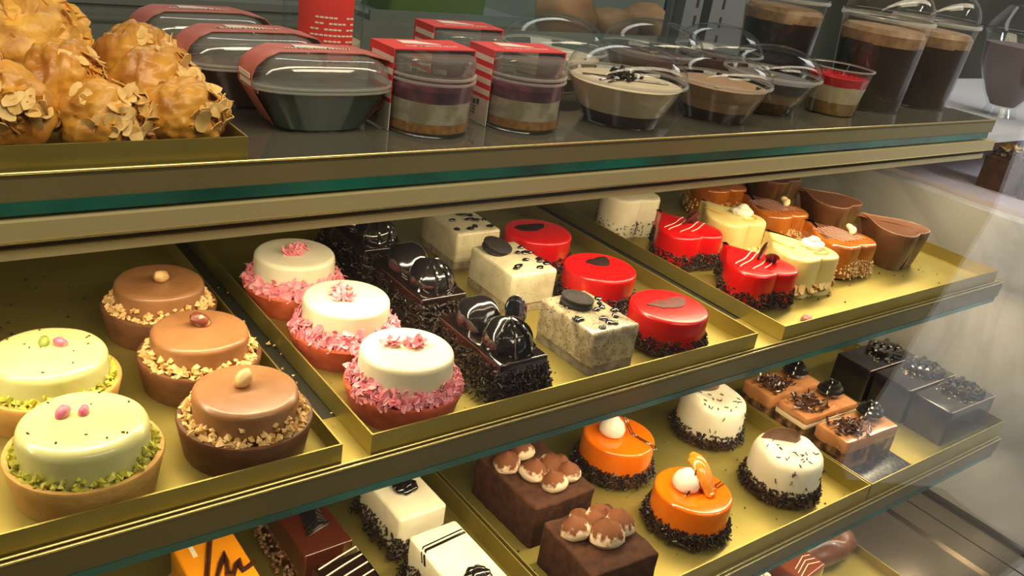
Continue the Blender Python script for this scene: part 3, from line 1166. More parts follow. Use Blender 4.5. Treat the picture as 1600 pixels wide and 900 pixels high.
tiramisu('rear cocoa dusted tiramisu block with cream dollops, under the middle rail', 41.9, 43.9, 1, 6.4, 8.2,
         ((.1, -2.6, 1.0), (1.9, -2.0, .95), (-.75, -.55, 1.05), (1.05, -.35, 1.05), (2.35, -.3, .7), (-1.9, 1.5, 1.0), (.2, 2.0, 1.0)), 3)
tiramisu('front rough cocoa tiramisu block with clustered cream dollops', 41.4, 35.0, -4, 6.4, 6.4,
         ((-1.6, .9, 1.05), (.1, -.5, 1.2), (1.7, .3, 1.15), (.1, 1.3, 1.0), (1.0, 1.6, 1.0), (-.5, 2.1, .8)), 8)

# orange and white round cakes
def strands_base(t, r, n, seed, h=1.5):
    sk = MB()
    skirt(sk, o_circle(r), n, .32, h, .0, .55, random.Random(seed), .5, .085)
    sk.build('chocolate_strands', VERM, t, False)['kind'] = 'stuff'


def orange_cake(label, x, y, rz, seed, peel):
    t = thing('orange_cake', label, 'cake', x, y, TL, rz, 'orange glazed round cakes')
    cream_disc('orange_mousse', 3.32, .3, 3.55, .28, ORANGEG, t, .012, seed)
    MB().lathe([(3.5, 0), (3.55, .4), (3.4, 1.2), (3.3, 1.25), (.1, 1.2)], 48).build('chocolate_foot', COCOACRUST, t)
    strands_base(t, 3.45, 640, int(seed), 1.55)
    m = MB().lathe([(.65, 0), (.95, .25), (1.0, .6), (.82, 1.05), (.42, 1.45), (.10, 1.68), (.02, 1.7)], 26, .03, seed, M=Matrix.Diagonal((1.2, 1.2, 1.2, 1)))
    o = m.build('meringue_drop', mat('white_meringue', (0.88, 0.80, 0.66), .45, sss=.2), t)
    o.location = (-.6 * U, .5 * U, 3.52 * U)
    sg = []
    for q in (0, .16):
        sg.append([(-1.7 + q, -.5, 3.62), (-1.0 + q, -.45, 3.75), (-.3 + q, .1, 5.0 - abs(q)), (.35, .5 - q, 4.6), (.9, -.5 - q, 3.75), (1.9, -.9 + q * 2, 3.64), (2.9, -.75 + q * 2, 3.62)])
    if peel:
        mb = MB()
        for e in (-1, 1):
            pts = [(.55 + e * .28 + .25 * f, 1.5 - 2.9 * f + e * .2, 3.75 + 2.0 * sin(pi * min(1, .45 + f * .62))) for f in [i / 9 for i in range(10)]]
            mb.tube(pts, .58, 12, lambda f: .7 + .5 * sin(pi * f), None, .6)
        mb.build('candied_peel', ORANGEP, t)
        lines_on(t, 'chocolate_thread', DARKC, [[(x_, y_, z_ + (.55 if 0 < i < 5 else .06)) for i, (x_, y_, z_) in enumerate(s_)] for s_ in sg], .045, 1)
    else:
        pts = [(.45, 1.6, 3.66), (.5, 1.2, 4.7), (.55, .6, 5.2), (.6, 0, 4.7), (.7, -.7, 3.8), (.8, -1.5, 3.68), (.9, -3.0, 3.66), (.95, -3.4, 3.3)]
        lines_on(t, 'chocolate_thread', DARKC, [pts, [(a + .2, b - .1, c) for a, b, c in pts]], .045, 1)
    return t


orange_cake('rear orange glazed round cake with white meringue drop', 52.8, 45.3, 10, 3.0, False)
orange_cake('front orange glazed round cake with candied peel and chocolate thread', 53.2, 36.3, 0, 5.0, True)


def white_cake(label, x, y, rz, seed, curl):
    t = thing('white_chocolate_cake', label, 'cake', x, y, TL, rz, 'white round cakes with chocolate foot')
    mb = MB()
    rs = []
    n = 64
    prof_ = [(3.40, .4), (3.36, 1.4), (3.30, 2.6), (3.24, 3.5), (3.1, 3.95), (2.8, 4.18), (1.9, 4.22), (.9, 4.15), (.05, 4.12)]
    for r, z in prof_:
        ring = []
        for j in range(n):
            a = 2 * pi * j / n
            q = r * (1 + .02 * noise.noise(Vector((cos(a) * 1.3 + seed, sin(a) * 1.3, z * .5))))
            x_, y_ = q * cos(a), q * sin(a)
            dz = 0
            if z > 3.2:
                dz = .75 * math.exp(-((x_ + 2.3) ** 2 + (y_ - 1.2) ** 2) / 1.6) - .35 * math.exp(-((x_ - .7) ** 2 + (y_ - .4) ** 2) / 1.8) + .25 * math.exp(-((x_ - 2.6) ** 2 + (y_ - .4) ** 2) / .8)
            ring.append((x_, y_, z + dz))
        rs.append(ring)
    mb.rings(rs)
    mb.build('white_mousse', WHITEM, t)
    MB().lathe([(3.45, 0), (3.5, .3), (3.4, 1.0), (3.3, 1.05), (.1, 1.0)], 48).build('chocolate_foot', COCOACRUST, t)
    strands_base(t, 3.38, 620, int(seed), 1.6)
    rng = random.Random(seed)
    fl = MB()
    for x_, y_ in area_pts(o_circle(2.9), 26, rng):
        if curl and x_ > -.2 and y_ > -.4:
            continue
        dz = .75 * math.exp(-((x_ + 2.3) ** 2 + (y_ - 1.2) ** 2) / 1.6) - .35 * math.exp(-((x_ - .7) ** 2 + (y_ - .4) ** 2) / 1.8)
        fl.sprinkle((x_, y_, 4.24 + dz), .42, .06, rng, Vector((rng.gauss(0, 1), rng.gauss(0, 1), .1)))
    for _ in range(9):
        a = rng.uniform(-2.8, -.9)
        fl.sprinkle((3.36 * cos(a), 3.36 * sin(a), rng.uniform(2, 3.7)), .42, .06, rng, Vector((rng.gauss(0, .6), rng.gauss(0, .6), 1)))
    fl.build('chocolate_flecks', SHAVE, t, False)['kind'] = 'stuff'
    # curved chocolate plate standing on top
    pl = MB()
    n1, n2 = 18, 6
    front, back = [], []
    for i in range(n1 + 1):
        f = i / n1
        xx = -2.0 + 4.3 * f
        yy = 1.7 - 1.0 * f + .45 * sin(f * 5.5)
        hh = .25 + 2.3 * f ** 1.1 * sin(pi * min(1, .3 + .68 * f))
        for k in range(n2 + 1):
            g = k / n2
            z_ = 4.1 + hh * g + .15 * (1 - f)
            front.append((xx, yy + .25 * g, z_))
            back.append((xx + .02, yy + .25 * g + .10, z_))
    N = len(front)
    fs = []
    for i in range(n1):
        for k in range(n2):
            a = i * (n2 + 1) + k
            fs.append((a, a + n2 + 1, a + n2 + 2, a + 1))
            fs.append((N + a, N + a + 1, N + a + n2 + 2, N + a + n2 + 1))
    for i in range(n1):
        a = i * (n2 + 1)
        fs.append((a, N + a, N + a + n2 + 1, a + n2 + 1))
        a += n2
        fs.append((a, a + n2 + 1, N + a + n2 + 1, N + a))
    for k in range(n2):
        fs.append((k, k + 1, N + k + 1, N + k))
        a = n1 * (n2 + 1) + k
        fs.append((a, N + a, N + a + 1, a + 1))
    pl.add(front + back, fs)
    pl.build('chocolate_curl', mat('milk_choc_curl', (0.12, 0.055, 0.035), .3, coat=.3), t)
    return t


white_cake('front white round cake with dark flecks and wavy chocolate curl', 65.7, 36.0, 0, 4.0, True)
white_cake('rear white round cake with dark flecks, its curl under the rail', 66.1, 45.6, 20, 9.0, False)


# toffee slices
def rosette(t, x, y, z, r, m, name='rosette', turns=2.6):
    pts = []
    n = 44
    for i in range(n):
        f = i / (n - 1)
        a = f * turns * 2 * pi
        rr = r * (1 - .72 * f)
        pts.append((x + rr * cos(a) * .8, y + rr * sin(a) * .8, z + r * (.28 + .95 * f)))
    mb = MB().tube(pts, r * .36, 8, lambda f: 1 - .45 * f)
    mb.blob((x, y, z + r * .3), (r * .75, r * .75, r * .5), 14, 8)
    return mb.build(name, m, t)


def toffee(label, x, y, rz, seed, cream=False):
    t = thing('toffee_slice', label, 'cake', x, y, TL, rz, 'toffee topped layer slices')
    out = o_rect(8.6, 3.9, .22, 3, 8)
    MB().loft(out, [(0, 0), (0, .8), (-.02, 1.6), (0, 2.2)], .05, seed).build('mousse_layers', MOUSSE3, t)
    MB().loft(o_rect(8.65, 3.95, .25, 3, 8) if cream else o_rect(8.5, 3.8, .25, 3, 8), [(0, 2.2), (-.03, 2.45), (0, 2.7)], .06, seed).build('cream_layer', BRULEE, t)
    MB().loft(o_rect(8.6, 3.9, .3, 3, 8), [(0, 2.7 if cream else 2.05), (0, 3.2), (.1, 3.38), (.24, 3.42)], .12, seed).build('toffee_glaze', TOFFEE, t)
    rng = random.Random(seed)
    mb = MB()
    for _ in range(95):
        x_, y_ = rng.gauss(-1.6, 1.1), rng.gauss(-.1, .8)
        if abs(y_) < 1.8 and -4.1 < x_:
            mb.flake((x_, y_, 3.50 + rng.random() * .3), rng.uniform(.3, .6), rng.uniform(.1, .2), rng, rng.uniform(.2, .9), .04, Vector((rng.gauss(0, .5), rng.gauss(0, .5), 1)), 7)
    mb.build('chocolate_shavings', SHAVE, t)['kind'] = 'stuff'
    rosette(t, 2.5, .5, 3.36, 1.38, BLACKC)
    return t


toffee('front toffee slice with chocolate shavings and black rosette', 77.6, 36.3, -2, 81)
toffee('middle toffee slice with exposed cream edge and black rosette', 77.4, 41.0, -2, 82, True)
toffee('rear toffee slice half hidden by the middle shelf rail', 77.2, 45.4, -2, 83)
bd = MB().loft(o_rect(9.6, 7.0, .3), [(0, 0), (0, .06), (.03, .08)])
tag(put(bd.build('slice_reflection', mat('dark_reflection_specks', (0.05, 0.05, 0.055), .3, .6, (0.16, 0.16, 0.17), 240)), 77.4, 34.3, TL + .001, -2), 'dark specked sheet painted as the reflection under the front toffee slice', 'board')  # slice's reflection and shadow put into a dark sheet, with sugar specks
GF = mat('gold_leaf', (0.75, 0.62, 0.22), .3, .8)


def black_slice(label, x, y, rz, w, d, h, seed):
    t = thing('black_slice', label, 'cake', x, y, TL, rz, 'black chocolate slices')
    MB().loft(o_rect(w, d, .2, 3, 8), round_top(h, .12), .03, seed).build('chocolate_block', mat('blueblack_glaze', (0.007, 0.006, 0.009), .2, coat=.5), t)
    rip = MB()
    rng = random.Random(seed)
    for k in range(6):
        y_ = -d * .3 + k * d * .13
        pts = [(w * (-.02 + .42 * f), y_ + .35 * sin(f * 7 + k), h + .12 + .3 * abs(sin(f * 6 + k))) for f in [i / 11 for i in range(12)]]
        rip.tube(pts, .34, 8)
    rip.build('ganache_ripples', BLACKC, t)
    gf = MB()
    for _ in range(24):
        gf.flake((rng.gauss(-.4, .7), rng.gauss(0, d * .2), h + .02), .12, .08, rng, .3, .03, None, 6)
    gf.build('gold_flakes', GF, t, False)['kind'] = 'stuff'
    MB().tube([(-w / 2 + .1, -d / 2 + .06, h + .0), (w * .0, -d / 2 + .05, h + .01), (w / 2 - .1, -d / 2 + .06, h)], .06, 6).build('edge_line', mat('dull_pink_edge', (0.35, 0.25, 0.23), .4), t)
    return t


black_slice('front black chocolate slice with ganache ripples near the tray end', 93.3, 34.6, -1, 9.2, 4.5, 4.1, 91)
black_slice('middle black chocolate slice flecked with gold leaf', 93.2, 39.3, -1, 9.4, 4.5, 4.2, 92)
black_slice('rear black chocolate slice flecked with gold under the middle rail', 93.0, 44.1, -1, 9.6, 4.5, 4.1, 93)


# bars at the bottom left
def white_bar(label, x, y, rz, w, d, seed, rose, lines):
    t = thing('white_bar', label, 'cake', x, y, TL, rz, 'white cream bars')
    out = o_rect(w, d, .3)
    MB().loft(out, round_top(3.75, .22, .4), .03, seed).build('cream_block', CREAM, t)
    MB().loft(o_rect(w + .1, d + .1, .3), [(0, 0), (0, .5), (.1, .6)], .03, seed).build('biscuit_base', COCOACRUST, t)
    sk = MB()
    skirt(sk, out, 700, .3, 1.9, .02, .75, random.Random(seed), .5, .085)
    sk.build('chocolate_strands', VERM, t, False)['kind'] = 'stuff'
    mb = MB()
    rx, ry = rose
    for k in range(7):
        a = k * 2 * pi / 7
        mb.blob((rx + .55 * cos(a), ry + .55 * sin(a), 3.95), (.55, .45, .3), 12, 8, .25, 1.5, k, None)
    mb.blob((rx, ry, 4.1), (.6, .55, .35), 12, 8, .2, 2, 3)
    mb.build('chocolate_rose', BLACKC, t)
    if lines:
        sg = []
        for q in (0, .3, .42):
            yy = d / 2 - 1.35 - q
            sg.append([(-w / 2 - .01, yy - .7, 2.9), (-w / 2 - .01, yy - .5, 3.6), (-w / 2 + .3, yy - .15, 3.80), (0, yy, 3.80), (w / 2 - .3, yy + .15, 3.80), (w / 2 - .02, yy + .15, 3.6)])
        lines_on(t, 'chocolate_lines', DARKC, sg, .06, .8)
    return t


white_bar('rear white cream bar with black rose beside the gold divider', 30.9, 46.6, 1, 4.2, 6.2, 101, (.2, .1), False)
white_bar('front white cream bar with thin chocolate lines and black rose', 30.7, 38.3, 1, 4.1, 7.0, 102, (.0, -2.4), True)


def nutty_foot(t, out, n, m, seed, h=1.5):
    sk = MB()
    rng = random.Random(seed)
    for _ in range(n):
        i = rng.randrange(len(out))
        a, b = Vector(out[i]), Vector(out[(i + 1) % len(out)])
        nr = Vector(((b - a).y, -(b - a).x))
        if nr.length < 1e-6:
            continue
        nr.normalize()
        p = a.lerp(b, rng.random())
        f = rng.random()
        sk.chunk((p.x + nr.x * (.02 + .6 * (1 - f)), p.y + nr.y * (.02 + .6 * (1 - f)), .3 + (h - .3) * f), rng.uniform(.11, .22), rng)
    sk.build('nut_crumbs', m, t, False)['kind'] = 'stuff'


BROWNNUT = mat('cocoa_nut_crumbs', (0.17, 0.085, 0.04), .55, 0, (0.32, 0.18, 0.09), 140)
cb = thing('glazed_bar', 'dark chocolate glazed bar with black rose and crumb foot', 'cake', 22.9, 46.6, TL, 1, 'glazed bars at the bottom edge')
out = o_rect(3.7, 7.2, .18)
MB().loft(out, round_top(3.9, .14, .4), .02, 3).build('glazed_block', mat('red_brown_glaze', (0.06, 0.014, 0.007), .10, coat=1.0), cb)
nutty_foot(cb, out, 420, BROWNNUT, 3)
mb = MB()
for k in range(6):
    mb.tube([(-.8 + .1 * k, -1.7 + .45 * k, 3.95), (0.1 + .12 * k, -1.4 + .4 * k, 4.2 + .04 * k), (1.0, -1.2 + .3 * k, 3.98)], .3, 8, lambda f: .5 + .6 * sin(pi * f))
mb.build('chocolate_rose', BLACKC, cb)
sb = thing('striped_bar', 'dark chocolate bar with thin white stripes at the bottom frame edge', 'cake', 23.0, 38.2, TL, 1, 'glazed bars at the bottom edge')
MB().loft(out, round_top(4.1, .3, .4), .02, 5).build('glazed_block', DARKC, sb)
nutty_foot(sb, out, 420, BROWNNUT, 4)
sg = []
for k in range(9):
    y_ = -3.3 + k * .85
    sg.append([(-1.86, y_ - .55, 3.5), (-1.6, y_ - .42, 4.10), (0, y_, 4.14), (1.6, y_ + .42, 4.10), (1.86, y_ + .5, 3.6)])
lines_on(sb, 'white_stripes', WHITELINE, sg, .06)
ob = thing('mango_bar', 'orange mango glazed bar with chocolate scribble', 'cake', 15.8, 44.2, TL, 1)
out2 = o_rect(4.1, 8.0, .3)
MB().loft(out2, round_top(3.9, .2, .3), .02, 7).build('glazed_block', MANGO, ob)
nutty_foot(ob, out2, 300, BROWNNUT, 7, 1.2)
scr = [(.5, 3.5), (-.3, 1.6), (-1.2, -.6), (-1.5, -2.0), (-1.0, -1.4), (.2, .7), (.75, 1.5), (.6, .6), (.2, -.6), (.45, -.8), (1.0, .1), (1.35, .4), (1.2, -.3), (1.15, -.7), (1.6, -.5), (2.1, -.25)]
lines_on(ob, 'chocolate_scribble', mat('scribble_glaze', (0.05, 0.015, 0.008), .15, coat=.8), [[(a, b, 3.95) for a, b in scr]], .2, .8)
MB().box(-1.15, -.85, 2.0, 3.0, 3.88, 3.97).build('chocolate_chip', WHITEM, ob, False)
db = thing('dark_bonbon', 'small black glazed cake left of the mango bar', 'cake', 11.2, 43.8, TL, 0)
MB().loft(o_rect(3.2, 5.2, .3), round_top(2.3, .3), .03, 2).build('glazed_block', BLACKC, db)
_s = MB()
skirt(_s, o_rect(3.2, 5.2, .3), 200, .3, .9, 0, .5, random.Random(2))
_s.build('chocolate_strands', VERM, db, False)['kind'] = 'stuff'

# ------------------------------------------------------------------ on the steel deck
DK = -31.6
ec = thing('chocolate_eclair', 'dark chocolate eclair with cream on the deck tray', 'cake', 79.6, 36.2, DK, -8)
mb = MB()
mb.blob((0, 0, 1.7), (4.2, 2.0, 1.7), 30, 18, .22, 1.8, 4)
mb.build('eclair_body', MILKCOAT, ec)
mb = MB().blob((-1.6, .6, 3.0), (1.6, 1.0, .7), 18, 12, .35, 2.2, 6)
mb.build('chocolate_ruffle', SHAVE, ec)
mb = MB()
mb.loft([(-.6, .4), (2.2, .2), (2.4, 1.6), (-.2, 1.8)], [(0, 2.6), (0, 3.7), (.05, 3.75)])
mb.build('wafer', mat('pale_wafer', (0.60, 0.42, 0.20), .6), ec, False)
gc = thing('caramel_square', 'reddish caramel glazed square with pale lines on the deck tray', 'cake', 72.4, 35.3, DK, 6)
MB().loft(o_rect(4.6, 4.6, .3), round_top(3.6, .25), .02, 4).build('glazed_block', mat('chestnut_glaze', (0.20, 0.045, 0.012), .15, coat=.8), gc)
lines_on(gc, 'pale_lines', WHITELINE, [[(-2.0 + .3 * k, -1.8 + .5 * k, 3.64), (.4 + .3 * k, -1.2 + .5 * k, 3.64), (1.9, -1.7 + .6 * k, 3.64)] for k in range(3)], .05)
bb = thing('truffle_cake', 'small dark truffle cake left of the caramel square', 'cake', 67.2, 35.0, DK, 0)
MB().blob((0, 0, 1.6), (2.0, 2.0, 1.6), 22, 14, .15, 1.6, 2).build('truffle', MILKCOAT, bb)
rosette(bb, 0, 0, 3.0, .8, CREAM, 'cream_rosette')

# ------------------------------------------------------------------ almond pastries on the top shelf
GPST = 'almond pastries on the top shelf'


def pastry(label, x, y, rx, ry, rz_, seed, rot, m=PASTRY, flakes=34, amp=.16, fm=None, fs=1.0):
    t = thing('almond_pastry', label, 'pastry', x, y, TU, rot, GPST)
    mb = MB()
    nu, nv = 72, 44
    hd = Vector((.55, -.78, .22)).normalized()
    rs = []
    rng = random.Random(seed)
    for i in range(1, nv):
        th = pi * i / nv
        ring = []
        for j in range(nu):
            ph = 2 * pi * j / nu
            d = Vector((sin(th) * cos(ph), sin(th) * sin(ph), -cos(th)))
            k = 1 + amp * noise.noise(d * 1.6 + Vector((seed, 0, 0))) + amp * .5 * (1 - abs(noise.noise(d * 3.2 + Vector((0, seed, 0)))) * 2) * .6
            k += .05 * noise.noise(d * 7 + Vector((seed, seed, 0)))
            u = d.dot(hd)
            if m is not FLAKY:
                w = u * 7.5 + 1.6 * noise.noise(d * 1.7 + Vector((0, 0, seed))) + seed
                k += .075 * (1 - abs(sin(w)) ** .6) * -1 + .03
                if u > .62:
                    k -= (u - .62) * (.75 + .9 * noise.noise(d * 6 + Vector((seed, 1, 0))))
            if m is FLAKY:
                k += .10 * abs(sin(d.z * 9 + 2.2 * noise.noise(d * 2.2 + Vector((seed, 0, 3)))))
            z = d.z * rz_ * k
            z = max(z, -rz_ * .86)
            ring.append((d.x * rx * k, d.y * ry * k, z + rz_ * .86))
        rs.append(ring)
    mb.rings(rs)
    mb.build('pastry_shell', m, t)
    fl = MB()
    sh = MB()
    for _ in range(0 if fm is not None else 46):
        d = (hd * 1.5 + Vector((rng.gauss(0, .5), rng.gauss(0, .5), rng.gauss(0, .5)))).normalized()
        q = .80 - .20 * max(0, d.dot(hd) - .6)
        p = Vector((d.x * rx * q, d.y * ry * q, d.z * rz_ * q + rz_ * .86))
        if p.z > .25:
            sh.flake(p, rng.uniform(.35, .75), rng.uniform(.12, .25), rng, rng.uniform(-.5, .8), .06, Vector((rng.gauss(0, 1), rng.gauss(0, 1), rng.gauss(0, 1))), 8)
    if sh.v:
        sh.build('torn_layers', FLAKY, t)['kind'] = 'stuff'
    for _ in range(int(flakes * 1.0)):
        while True:
            d = Vector((rng.gauss(0, 1), rng.gauss(0, 1), rng.gauss(.3, .8))).normalized()
            if d.z > -.3 and (rng.random() < (.10 if fm is None else .5) or d.dot(hd) > .50):
                break
        p = Vector((d.x * rx, d.y * ry, d.z * rz_ + rz_ * .86)) * 1.0
        nr = Vector((d.x / rx, d.y / ry, d.z / rz_)).normalized() + Vector((rng.gauss(0, .38), rng.gauss(0, .38), rng.gauss(0, .38)))
        fl.flake(p - nr * .05, rng.uniform(.42, .68) * fs, rng.uniform(.24, .38) * fs, rng, rng.uniform(-.1, .35), .05, nr, 11)
    fl.build('almond_flakes' if fm is None else 'pastry_flakes', fm or ALMOND, t)['kind'] = 'stuff'
    return t


pastry('front middle almond pastry, its flaked open side facing the glass', 10.4, 44.9, 2.35, 1.95, 1.70, 1.3, 8, flakes=46)
pastry('front right almond pastry in the tray corner', 14.1, 45.4, 2.2, 2.0, 1.75, 2.7, 30, flakes=46)
pastry('front left almond pastry cut off by the picture edge', 5.8, 45.9, 2.3, 2.1, 2.05, 3.9, -28, flakes=22)
pastry('second row almond pastry with smooth domed back', 9.4, 49.6, 2.1, 2.0, 2.25, 5.1, 30, flakes=16)
pastry('second row almond pastry beside the clear oval tubs', 14.0, 49.5, 2.5, 2.0, 2.15, 6.6, 22, flakes=34)
pastry('third row almond pastry, lowest at the right', 14.3, 54.4, 2.3, 2.1, 2.3, 7.2, -5, flakes=20)
pastry('tall ragged flaky pastry rising at the back left of the pile', 8.3, 54.9, 3.3, 2.7, 3.15, 8.8, 20, FLAKY, 120, .24, FLAKY, 1.5)
pastry('second row almond pastry behind the front left one', 5.0, 50.3, 2.0, 2.0, 2.2, 9.4, 15, flakes=16)

# ------------------------------------------------------------------ clear tubs with red paper bands
ZS = UP[1] - .11                       # stood on the shelf strip


def text_mesh(body, size, m, parent, loc, rot):
    cu = bpy.data.curves.new('print', 'FONT')
    cu.body = body
    cu.size = size * U
    cu.extrude = 0.00004
    o = bpy.data.objects.new('print', cu)
    COL.objects.link(o)
    dg = bpy.context.evaluated_depsgraph_get()
    me = bpy.data.meshes.new_from_object(o.evaluated_get(dg))
    COL.objects.unlink(o)
    bpy.data.objects.remove(o)
    me.materials.clear()
    me.materials.append(m)
    q = bpy.data.objects.new('printed_word', me)
    COL.objects.link(q)
    q.parent = parent
    q.location = tuple(v * U for v in loc)
    q.rotation_euler = tuple(radians(v) for v in rot)
    return q


def glyphs(mb, x0, x1, y0, h, z, rng, axis='x', t=.02):
    """a row of small illegible printed strokes"""
    x = x0
    while x < x1:
        w = rng.uniform(.08, .2)
        hh = h * rng.uniform(.7, 1)
        mb.box(x, x + w * .55, y0, y0 + hh, z, z + t)
        if rng.random() < .6:
            mb.box(x, x + w, y0 + hh * rng.choice((0, .45, .8)), y0 + hh * rng.choice((0.2, .6, 1.0)) + .02, z, z + t)
        x += w + .07


def oval_tub(label, x, y, rz, content, seed):
    t = thing('oval_tub', label, 'tub', x, y, ZS, rz, 'clear oval dessert tubs')
    H = 2.55
    base, rim = o_oval(2.75, 1.8), o_oval(4.35, 2.65)

    def mix(f, k=1.0):
        return [((a[0] + (b[0] - a[0]) * f) * k, (a[1] + (b[1] - a[1]) * f) * k) for a, b in zip(base, rim)]
    mb = MB()
    mb.rings([[(*p, z) for p in mix(z / H, .955)] for z in (.12, .8, 1.6, 2.2, 2.4)])
    mb.build('dessert', content, t)
    bowl = MB()
    bowl.rings([[(*p, z) for p in mix(z / H)] for z in (0, .05, .8, 1.6, 2.3, 2.45)], True, False)
    bw = bowl.build('bowl', PLAST, t)
    rg_ = MB()
    for dz in (0, .2):
        rg_.rings([[(p[0] * k, p[1] * k, z + dz) for p in rim] for k, z in ((1.0, 2.42), (1.04, 2.44), (1.04, 2.54), (1.0, 2.58))], False, False)
    rg_.build('rim', PLASTR, bw)
    lid = MB()
    L = [(1.03, 2.8), (1.0, 2.86), (.985, 3.2), (.95, 3.6), (.89, 3.92), (.80, 4.12), (.68, 4.22), (.35, 4.27), (.02, 4.28)]
    lid.rings([[(p[0] * k, p[1] * k, z) for p in rim] for k, z in L], False, True)
    lid.build('lid', FROST, t)
    # band of paper over the lid from end to end
    pa = [(-2.8, .1), (-4.5, 2.5), (-4.52, 3.2), (-4.3, 3.75), (-3.75, 4.22), (-2.6, 4.36), (0, 4.38), (2.6, 4.36), (3.75, 4.22), (4.3, 3.75), (4.52, 3.2), (4.5, 2.5), (2.8, .1)]
    bd_ = MB()
    rs = []
    for px, pz in pa:
        y0, y1 = -.5, 1.85
        if abs(px) > 3.7:
            y0, y1 = -1.5, .9
        rs.append([(px, y0, pz), (px, y1, pz), (px * 1.004, y1, pz + .05), (px * 1.004, y0, pz + .05)])
    bd_.rings(rs)
    b = bd_.build('paper_band', LABELP, t, True, 60)
    pr = MB()
    rng = random.Random(seed)
    pr.add([(-1.3, .5, 4.46), (1.3, .45, 4.46), (-.2, 1.15, 4.46), (-1.3, 1.2, 4.46), (-1.3, .5, 4.48), (1.3, .45, 4.48), (-.2, 1.15, 4.48), (-1.3, 1.2, 4.48)],
           [(0, 1, 2, 3)[::-1], (4, 5, 6, 7), (0, 1, 5, 4), (1, 2, 6, 5), (2, 3, 7, 6), (3, 0, 4, 7)])
    glyphs(pr, -2.0, 2.0, 0.22, .26, 4.46, rng)
    pr.build('printing', PAPERW, b, False)
    sp_ = MB()
    for k in range(3):
        z = 1.9 + .42 * k
        xx = -4.58 + (.62 if k == 0 else .1 if k == 1 else 0) * .8
        sp_.box(xx - .04, xx, -1.3, .5, z + .3, z + .58)
    sp_.build('printed_boxes', PAPERW, b, False)
    return t


TEALD = mat('green_reflection_dessert', (0.085, 0.125, 0.105), .35, 0, (0.05, 0.08, 0.068), 40)  # green reflection of the front glass put into the dessert colour
CHOCD = mat('brown_chocolate_dessert', (0.10, 0.045, 0.035), .4, 0, (0.07, 0.03, 0.024), 60)
oval_tub('front clear oval tub of dessert in painted green reflection with red band', 22.9, 48.4, -2, TEALD, 1)
oval_tub('middle clear oval tub of brown dessert under a faded red band', 20.9, 54.0, 2, CHOCD, 2)
oval_tub('rear clear oval tub of dark dessert beside the almond pastries', 20.0, 60.4, 4, CHOCD, 3)


def jar(label, x, y, rz, seed, wide=False):
    t = thing('dessert_jar', label, 'jar', x, y, ZS, rz, 'clear dessert jars in red sleeves')
    r = 2.75
    g = MB()
    g.lathe([(r - .25, 0), (r - .05, .1), (r, .3), (r, 3.25)], 56, cap1=False)
    g.build('clear_jar', PLAST, t)
    rr = MB()
    for z in (3.32, 3.62):
        rr.lathe([(r - .02, z - .08), (r + .12, z - .07), (r + .14, z), (r + .12, z + .07), (r - .02, z + .08)], 56, cap0=False, cap1=False)
    rr.build('ring', PLASTR, t)
    MB().lathe([(r - .02, 3.7), (r, 3.75), (r, 4.55), (r - .06, 4.68), (r - .3, 4.72), (.05, 4.72)], 56, cap0=False).build('lid', FROST, t)
    q = r - .12
    MB().lathe([(q - .2, .08), (q, .3), (q, .85), (.05, .9)], 40).build('crumb_layer', mat('biscuit_crumb', (0.34, 0.17, 0.04), .7, 0, (0.22, 0.10, 0.02), 200, bump=.4), t)
    MB().lathe([(q, .86), (q, 1.6), (q, 2.15), (.05, 2.2)], 40, .01, seed).build('cream_layer', mat('jar_cream', (0.40, 0.36, 0.28), .5, 0, (0.26, 0.22, 0.15), 70, .45, .62), t)
    MB().lathe([(q, 2.15), (q, 2.85), (q - .3, 3.05), (.05, 3.0)], 40, .02, seed + 2).build('berry_layer', mat('dark_berry', (0.07, 0.035, 0.05), .3, 0, (0.17, 0.06, 0.09), 80), t)
    w, d, hgt, th = 2.95, 1.5, 4.95, .07
    sl = MB()
    sl.add([(-w, -d, hgt), (w, -d, hgt), (w, d, hgt), (-w, d, hgt), (-w, -d, hgt + th), (w, -d, hgt + th), (w, d, hgt + th), (-w, d, hgt + th)],
           [(3, 2, 1, 0), (4, 5, 6, 7), (0, 1, 5, 4), (1, 2, 6, 5), (2, 3, 7, 6), (3, 0, 4, 7)])
    s_ = sl.build('paper_sleeve', LABELR, t, False)
    s_.location = (0, 1.1 * U, 0)
    for sx in (-1, 1):
        pan = MB()
        a, b = sx * w, sx * (w - th)
        pan.box(min(a, b), max(a, b), -d, d, 1.75, hgt)
        pan.cur = 1
        pan.box(min(a, b), max(a, b), -d, d, .02, 1.75)
        pan.build('side_panel', [LABELR, mat('white_card', (0.62, 0.56, 0.48), .6)], s_, False)
        pr = MB()
        for k in range(4):
            z = 2.0 + .72 * k
            pr.box(sx * w - .02, sx * w + .02, -1.5, 1.2, z, z + .36)
        pr.build('printed_boxes', PAPERW, s_, False)
        if sx < 0:
            text_mesh('FREE', .72, INK, s_, (-w - .025, 1.35, .55), (90, 0, -90))
            sq = MB()
            rng = random.Random(3)
            for k in range(4):
                sq.box(-w - .03, -w, .9 - k * .45, 1.2 - k * .45, 1.18 + .06 * (k % 2), 1.5 + .08 * (k % 2))
            sq.build('printed_mark', INK, s_, False)
    pr = MB()
    z = hgt + th
    pr.add([(-1.4, .2, z), (1.2, -.1, z), (-.1, .95, z), (-1.4, 1.1, z), (-1.4, .2, z + .02), (1.2, -.1, z + .02), (-.1, .95, z + .02), (-1.4, 1.1, z + .02)],
           [(0, 1, 2, 3)[::-1], (4, 5, 6, 7), (0, 1, 5, 4), (1, 2, 6, 5), (2, 3, 7, 6), (3, 0, 4, 7)])
    glyphs(pr, -1.6, 2.0, -.7, .26, z, random.Random(seed))
    pr.build('printing', PAPERW, s_, False)
    return t


